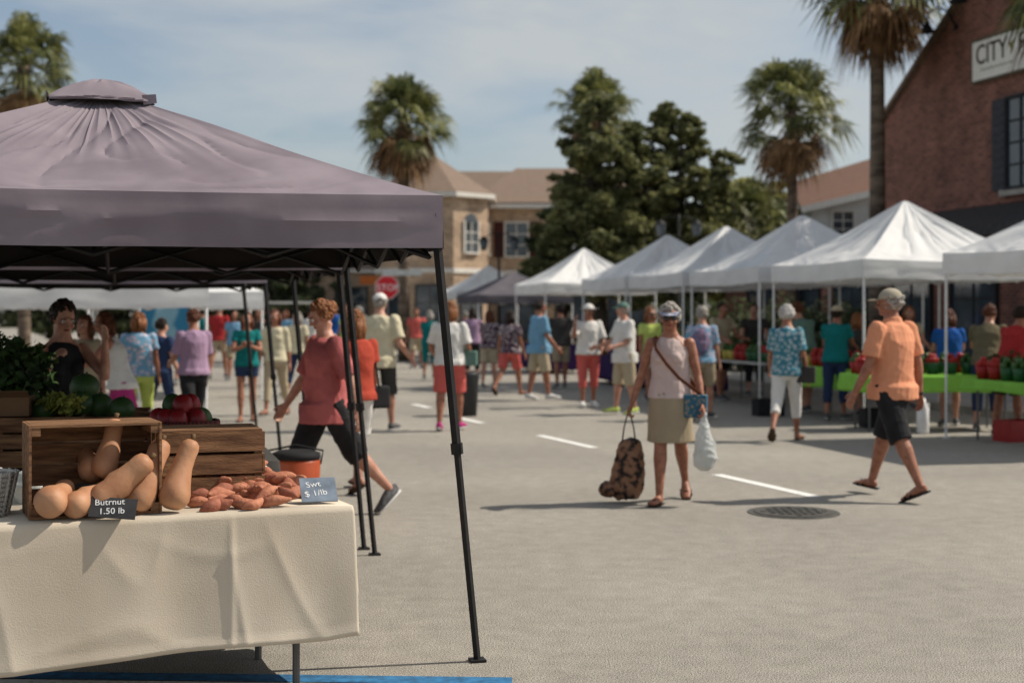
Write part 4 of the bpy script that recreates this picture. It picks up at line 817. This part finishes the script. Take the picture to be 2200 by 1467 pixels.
B=MB(); poly_prism(B,oc(2.55),0,6.35); B.add([(2.2,1.2,0),(9.5,1.2,0),(9.5,10,0),(2.2,10,0),(2.2,1.2,6.1),(9.5,1.2,6.1),(9.5,10,6.1),(2.2,10,6.1)],[(0,1,5,4),(1,2,6,5),(2,3,7,6),(3,0,4,7),(4,5,6,7)]); B.box((-4.2,3.2,1.7),(5,5,3.4)); B.obj('wall',BT,rt)
B=MB(); r1=oc(2.85); n=8; B.add([(x,y,6.55) for x,y in r1]+[(0,0,8.35)],[(i,(i+1)%8,8) for i in range(8)]); B.add([(1.6,.8,6.35),(10,.8,6.35),(10,10.4,6.35),(1.6,10.4,6.35),(3.6,5.4,8.3),(8.2,5.4,8.3)],[(0,1,5,4),(1,2,5),(2,3,4,5),(3,0,4)]); B.add([(-7.0,.4,3.45),(-1.4,.4,3.45),(-1.4,6,3.45),(-7,6,3.45),(-5.5,3.2,4.5),(-1.5,3.2,4.5)],[(0,1,5,4),(1,2,5),(2,3,4,5),(3,0,4)]); B.obj('roof',SHG,rt)
B=MB(); poly_prism(B,oc(2.9),6.36,6.54); poly_prism(B,oc(2.62),3.2,3.4); B.box((6.2,.95,6.2),(7.6,.5,.18)); B.box((5.8,1.16,3.3),(7,.1,.2)); B.box((-4.3,.55,3.35),(5.4,.3,.14)); B.obj('cornice',TRIM,rt)
for ang in (-90,-45,-135,0):
    a=R(ang); nn=V((math.cos(a),math.sin(a),0)); c=nn*2.357
    window(rt,(c.x,c.y,4.7),.75,1.25,nn,arch=True); window(rt,(c.x,c.y,1.6),1.1,2.1,nn,fr=SHD)
for x in (3.6,6.1,8.4): window(rt,(x,1.2,4.75),.95,1.45,(0,-1,0),shut=SHUT); window(rt,(x,1.2,1.5),1.5,2.2,(0,-1,0),fr=SHD)
for x in (-5.6,-3.6): window(rt,(x,.7,1.6),1.3,2.0,(0,-1,0),fr=SHD)
B=MB(); B.box((-2.2,-1.9,2.9),(1.5,.1,.35)); B.obj('shop_sign',mat('sign_orange',lin(200,110,50,.8)),rt)
rt=root('house','low house with brown shingle roof beyond the crossing','house',(-1.0,74,0)); B=MB(); B.box((0,0,3),(12,8,6)); B.obj('wall',BT,rt); B=MB(); B.add([(-6.4,-4.4,6),(6.4,-4.4,6),(6.4,4.4,6),(-6.4,4.4,6),(-3,0,8.8),(3,0,8.8)],[(0,1,5,4),(1,2,5),(2,3,4,5),(3,0,4)]); B.obj('roof',SHG,rt)
rt=root('brick_building','red brick gabled market building with shuttered window and lamps','building',(8.67,33.9,0),PHI)
B=MB(); pr=[(0,0),(-13,0),(-13,5.87),(-6.5,10.1),(0,5.87)]; n=5
B.add([(0,y,z) for y,z in pr]+[(9,y,z) for y,z in pr],[(0,1,2,3,4),(9,8,7,6,5)]+[(i,i+5,(i+1)%5+5,(i+1)%5) for i in range(5)]); B.obj('wall',RB,rt)
B=MB()
for sg in (1,-1):
    a=V((0,-6.5+sg*0,10.13)); b_=V((0,(-6.5+sg*6.75),5.74)); 
    B.add([(-.12,a.y,a.z),(-.12,b_.y,b_.z),(9.3,b_.y,b_.z),(9.3,a.y,a.z),(-.12,a.y,a.z+.12),(-.12,b_.y,b_.z+.12),(9.3,b_.y,b_.z+.12),(9.3,a.y,a.z+.12)],[(0,1,2,3),(7,6,5,4),(0,4,5,1),(1,5,6,2),(2,6,7,3)])
B.obj('roof',SHG,rt)
SHG2=mat('shutter_grey',lin(84,84,90,.7)); DKF=mat('window_frame_dark',(.03,.03,.035))
window(rt,(0,-5.9,4.95),1.35,1.75,(-1,0,0),fr=DKF,panes=(3,4),shut=SHG2); window(rt,(0,-9.4,4.95),1.35,1.75,(-1,0,0),fr=DKF,panes=(3,4),shut=SHG2)
B=MB(); B.box((-.06,-5.9,3.96),(.16,1.7,.12)); B.obj('sill',CONC,rt)
B=MB(); B.add([(-.004,-2.2,3.75),(-.004,-12,3.75),(-1.25,-12,3.25),(-1.25,-2.2,3.25),(-1.25,-2.2,3.05),(-1.25,-12,3.05)],[(0,1,2,3),(3,2,5,4)]); o=B.obj('awning',SHD,rt); o.modifiers.new('s','SOLIDIFY').thickness=.02
for y in (-1.5,-4,-7,-10): window(rt,(0,y,1.5),1.6,2.2,(-1,0,0),fr=DKF)
rs=root('shop_sign','cream shop sign with brown lettering and leaf mounted on brick wall','sign',V((8.67,33.9,0))+Matrix.Rotation(PHI,3,'Z')@V((-.06,-4.05,6.36)),PHI)
B=MB(); B.box((0,-1.5,.40),(.08,3.0,.80)); B.obj('board',mat('sign_cream',(.84,.82,.76),(.78,.76,.7)),rs); B=MB()
for (yc,zc,ys,zs) in ((-1.5,.83,3.06,.05),(-1.5,-.03,3.06,.05),(.015,.4,.03,.81),(-3.015,.4,.03,.81)): B.box((-.005,yc,zc),(.10,ys,zs))
B.obj('rim',mat('sign_rim',lin(120,110,90,.7)),rs)
BRN=mat('letter_brown',lin(66,44,36,.7)); TM=Matrix(((0,0,-1),(-1,0,0),(0,1,0))).to_4x4()
def wtext(s,size,y,z,m):
    o=mkobj('lettering',text_mesh(s,size,.006,m),rs); o.matrix_local=Matrix.Translation((-.047,y,z))@TM@Matrix.Diagonal((1.0,1.12,1,1)); return o
wtext('CITY',.52,-.13,.32,BRN); wtext('F',.52,-1.60,.32,BRN)
B=MB(); 
for (y,z,a) in ((-1.42,.45,20),(-1.36,.54,-25),(-1.47,.58,50)):
    q=R(a); pts=[V((-.05,y+(w_*math.cos(q)-l_*math.sin(q)),z+(w_*math.sin(q)+l_*math.cos(q)))) for (w_,l_) in ((0,-.12),(.045,0),(0,.14),(-.045,0))]; B.add(pts,[(0,1,2,3)])
B.obj('leaf_emblem',mat('emblem_green',lin(140,130,60,.8)),rs)
B=MB(); B.add([(-.046,-.3-k*.08,.16+(.045 if k%2 else 0)+dz) for k in range(16) for dz in (0,.022)],[(2*k,2*k+2,2*k+3,2*k+1) for k in range(15)])
B.obj('small_lettering',mat('letter_olive',lin(150,140,110,.8)),rs)
for (y,z) in ((-3.3,7.55),(-4.5,7.95),(-6.5,8.2)):
    rl=root('gooseneck_lamp','black gooseneck barn lamp on brick wall','lamp',V((8.67,33.9,0))+Matrix.Rotation(PHI,3,'Z')@V((-.01,y,z)),PHI,'barn lamps above the sign')
    B=MB(); B.loft([(0,0,.1),(-.2,0,.42),(-.45,0,.5),(-.66,0,.38),(-.7,0,.15)],[.022]*5,seg=8); B.loft([(0.0,0,.1),(-.03,0,.1)],[.07,.07],seg=12); B.obj('arm',BLK,rl,smooth=True)
    B=MB(); B.loft([(-.7,0,.18),(-.7,0,.08),(-.7,0,-.02),(-.7,0,-.05)],[.05,.07,.17,.19],seg=18); B.obj('shade',BLK,rl,smooth=True)
rt=root('house','white sided house with brown gable roof and metal porch','house',(12.6,50,0),R(0)); B=MB()
B.add([(-2.2,0,0),(5,0,0),(5,0,6.9),(-2.2,0,5.2),(-2.2,8,0),(5,8,0),(5,8,6.9),(-2.2,8,5.2)],[(0,1,2,3),(5,4,7,6),(0,3,7,4),(1,5,6,2)]); B.obj('wall',STUC,rt)
B=MB(); B.add([(-2.6,-.4,5.15),(5,-.4,6.95),(5,5,8.6),(-2.0,5,6.5)],[(0,1,2,3)]); o=B.obj('roof',mat('shingle_rust',lin(142,106,86,.75),lin(116,86,70,.75),scale=12),rt); o.modifiers.new('s','SOLIDIFY').thickness=.15
B=MB(); B.box((1.2,-.45,6.0),(7.9,.08,.22),Matrix.Rotation(-math.atan2(1.8,7.6),3,'Y')); B.obj('rake_trim',TRIM,rt)
B=MB(); B.add([(-1.6,-2.5,3.6),(4,-2.5,3.6),(4,-.05,5.6),(0.4,-.05,5.6)],[(0,1,2,3)]); o=B.obj('porch_roof',METR,rt); o.modifiers.new('s','SOLIDIFY').thickness=.06
window(rt,(-1.1,0,4.6),.7,.9,(0,-1,0)); window(rt,(.8,0,1.6),1.2,1.8,(0,-1,0))
rt=root('shop_building','low dark storefront building behind the white tents','building',(9.0,42,0),PHI); B=MB(); B.box((2.5,0,1.7),(5,14,3.4)); B.obj('wall',RB,rt); B=MB(); B.box((2.4,0,3.5),(5.6,14.6,.2)); B.obj('roof',SHD,rt)
for y in (-5,-2,1,4): window(rt,(0,y,1.5),2.0,2.2,(-1,0,0),fr=DKF)
rt=root('stop_sign','red octagonal stop sign with street name blades on post','sign',(X(832,44),44,0)); B=MB(); B.loft([(0,0,0),(0,0,2.85)],[.035,.035],seg=8); B.obj('post',LEGM,rt)
B=MB(); B.loft([(0,-.06,2.33),(0,-.08,2.33)],[.39,.39],seg=8,ref=(math.cos(R(22.5)),0,math.sin(R(22.5)))); B.obj('rim',TRIM,rt); B=MB(); B.loft([(0,-.082,2.33),(0,-.09,2.33)],[.36,.36],seg=8,ref=(math.cos(R(22.5)),0,math.sin(R(22.5)))); B.obj('panel',mat('sign_red',lin(214,40,50,1.0),rough=.4),rt)
o=mkobj('lettering',text_mesh('STOP',.28,.003,mat('sign_white',(.85,.85,.85),(.8,.8,.8))),rt,(-.31,-.096,2.23),(R(90),0,0)); B=MB(); B.box((.45,-.03,2.78),(1.2,.03,.18)); B.obj('street_name_blade',mat('blade_pale',(.6,.62,.6)),rt)
def lamp(px,d,z):
    rt=root('street_lamp','black street lamp post with twin lantern heads','street lamp',(X(px,d),d,0),0,'lantern street lamps'); B=MB(); B.loft([(0,0,0),(0,0,.3),(0,0,.6),(0,0,z)],[.13,.10,.05,.035],seg=12); B.loft([(-.5,0,z-.25),(-.25,0,z-.05),(0,0,z-.12),(.25,0,z-.05),(.5,0,z-.25)],[.02]*5,seg=8); B.obj('post',FRB,rt,smooth=True)
    for s in (-1,1): B=MB(); B.loft([(s*.5,0,z-.62),(s*.5,0,z-.58),(s*.5,0,z-.3),(s*.5,0,z-.22)],[.05,.10,.15,.04],seg=8); o=B.obj('lantern',[mat('lamp_glass',(.12,.14,.16),rough=.3)],rt); B=MB(); B.loft([(s*.5,0,z-.29),(s*.5,0,z-.15)],[.18,.03],seg=8); B.obj('lantern_cap',FRB,o)
lamp(1072,47,4.2); lamp(1458,40,4.3); lamp(575,50,3.4)
rt=root('golf_cart','white roofed golf cart parked down the street','cart',(X(640,42),42,0),R(80)); B=MB(); B.box((0,0,.45),(1.1,2.1,.4)); B.box((0,-.7,.75),(1.05,.6,.35)); B.box((0,.5,.8),(1.0,.5,.5)); B.obj('body',mat('cart_white',(.6,.6,.58),rough=.3),rt); B=MB(); B.box((0,.1,1.85),(1.2,1.7,.06)); B.obj('roof',TRIM,rt)
for s in (-1,1):
    for q in (-1,1):
        B=MB(); B.beam((s*.52,.1+q*.75,.7),(s*.52,.1+q*.75,1.82),.02); B.obj('post',FRB,rt); B=MB(); B.loft([(s*.45,q*.75,.23),(s*.58,q*.75,.23)],[.23,.23],seg=18); B.obj('wheel',BLK,rt)

# ---------------------------------------------------------------- light / world / camera
el=R(47); hz=V((.98,.18,0)).normalized(); Sd=hz*math.cos(el)+V((0,0,math.sin(el)))
sl=bpy.data.lights.new('sun','SUN'); sl.energy=5.0; sl.angle=R(.5); sl.color=(1,.92,.80); so=bpy.data.objects.new('sun',sl); col.objects.link(so); so.rotation_euler=Sd.to_track_quat('Z','Y').to_euler(); so.location=(20,10,20)
w=bpy.data.worlds.new('World'); scene.world=w; w.use_nodes=True; N=w.node_tree.nodes; L=w.node_tree.links; bg=N['Background']
sk=N.new('ShaderNodeTexSky'); sk.sky_type='NISHITA'; sk.sun_disc=False; sk.sun_elevation=el; sk.sun_rotation=math.atan2(hz.x,hz.y); sk.air_density=1.0; sk.dust_density=1.4; sk.ozone_density=1.0
hs=N.new('ShaderNodeHueSaturation'); hs.inputs['Saturation'].default_value=.88; hs.inputs['Value'].default_value=.95; L.new(sk.outputs[0],hs.inputs['Color'])
tc=N.new('ShaderNodeTexCoord'); mp=N.new('ShaderNodeMapping'); mp.inputs['Scale'].default_value=(2.2,2.2,7.5); mp.inputs['Rotation'].default_value=(0,.3,.4); mp.inputs['Location'].default_value=(.35,.1,.2); L.new(tc.outputs['Generated'],mp.inputs[0])
nz=N.new('ShaderNodeTexNoise'); nz.inputs['Scale'].default_value=2.0; nz.inputs['Detail'].default_value=9; nz.inputs['Roughness'].default_value=.52; nz.inputs['Distortion'].default_value=.3; L.new(mp.outputs[0],nz.inputs['Vector'])
rp=N.new('ShaderNodeValToRGB'); rp.color_ramp.elements[0].position=.38; rp.color_ramp.elements[0].color=(0.05,)*3+(1,); rp.color_ramp.elements[1].position=.64; rp.color_ramp.elements[1].color=(.85,)*3+(1,); L.new(nz.outputs['Fac'],rp.inputs[0])
mx=N.new('ShaderNodeMix'); mx.data_type='RGBA'; L.new(rp.outputs[0],mx.inputs[0]); L.new(hs.outputs[0],mx.inputs[6]); mx.inputs[7].default_value=(5.0,5.25,5.3,1); L.new(mx.outputs[2],bg.inputs['Color']); bg.inputs['Strength'].default_value=.110
cd=bpy.data.cameras.new('camera'); cam=bpy.data.objects.new('camera',cd); col.objects.link(cam); cam.location=(0,0,CH); cam.rotation_euler=(R(90),0,0)
cd.sensor_width=36; cd.lens=36*F/2200; cd.shift_y=-63.5/2200; cd.clip_end=2000; cd.clip_start=.05
cd.dof.use_dof=True; cd.dof.focus_distance=6.1; cd.dof.aperture_fstop=2.4
scene.camera=cam
scene.view_settings.view_transform='Standard'; scene.view_settings.look='None'; scene.view_settings.exposure=0
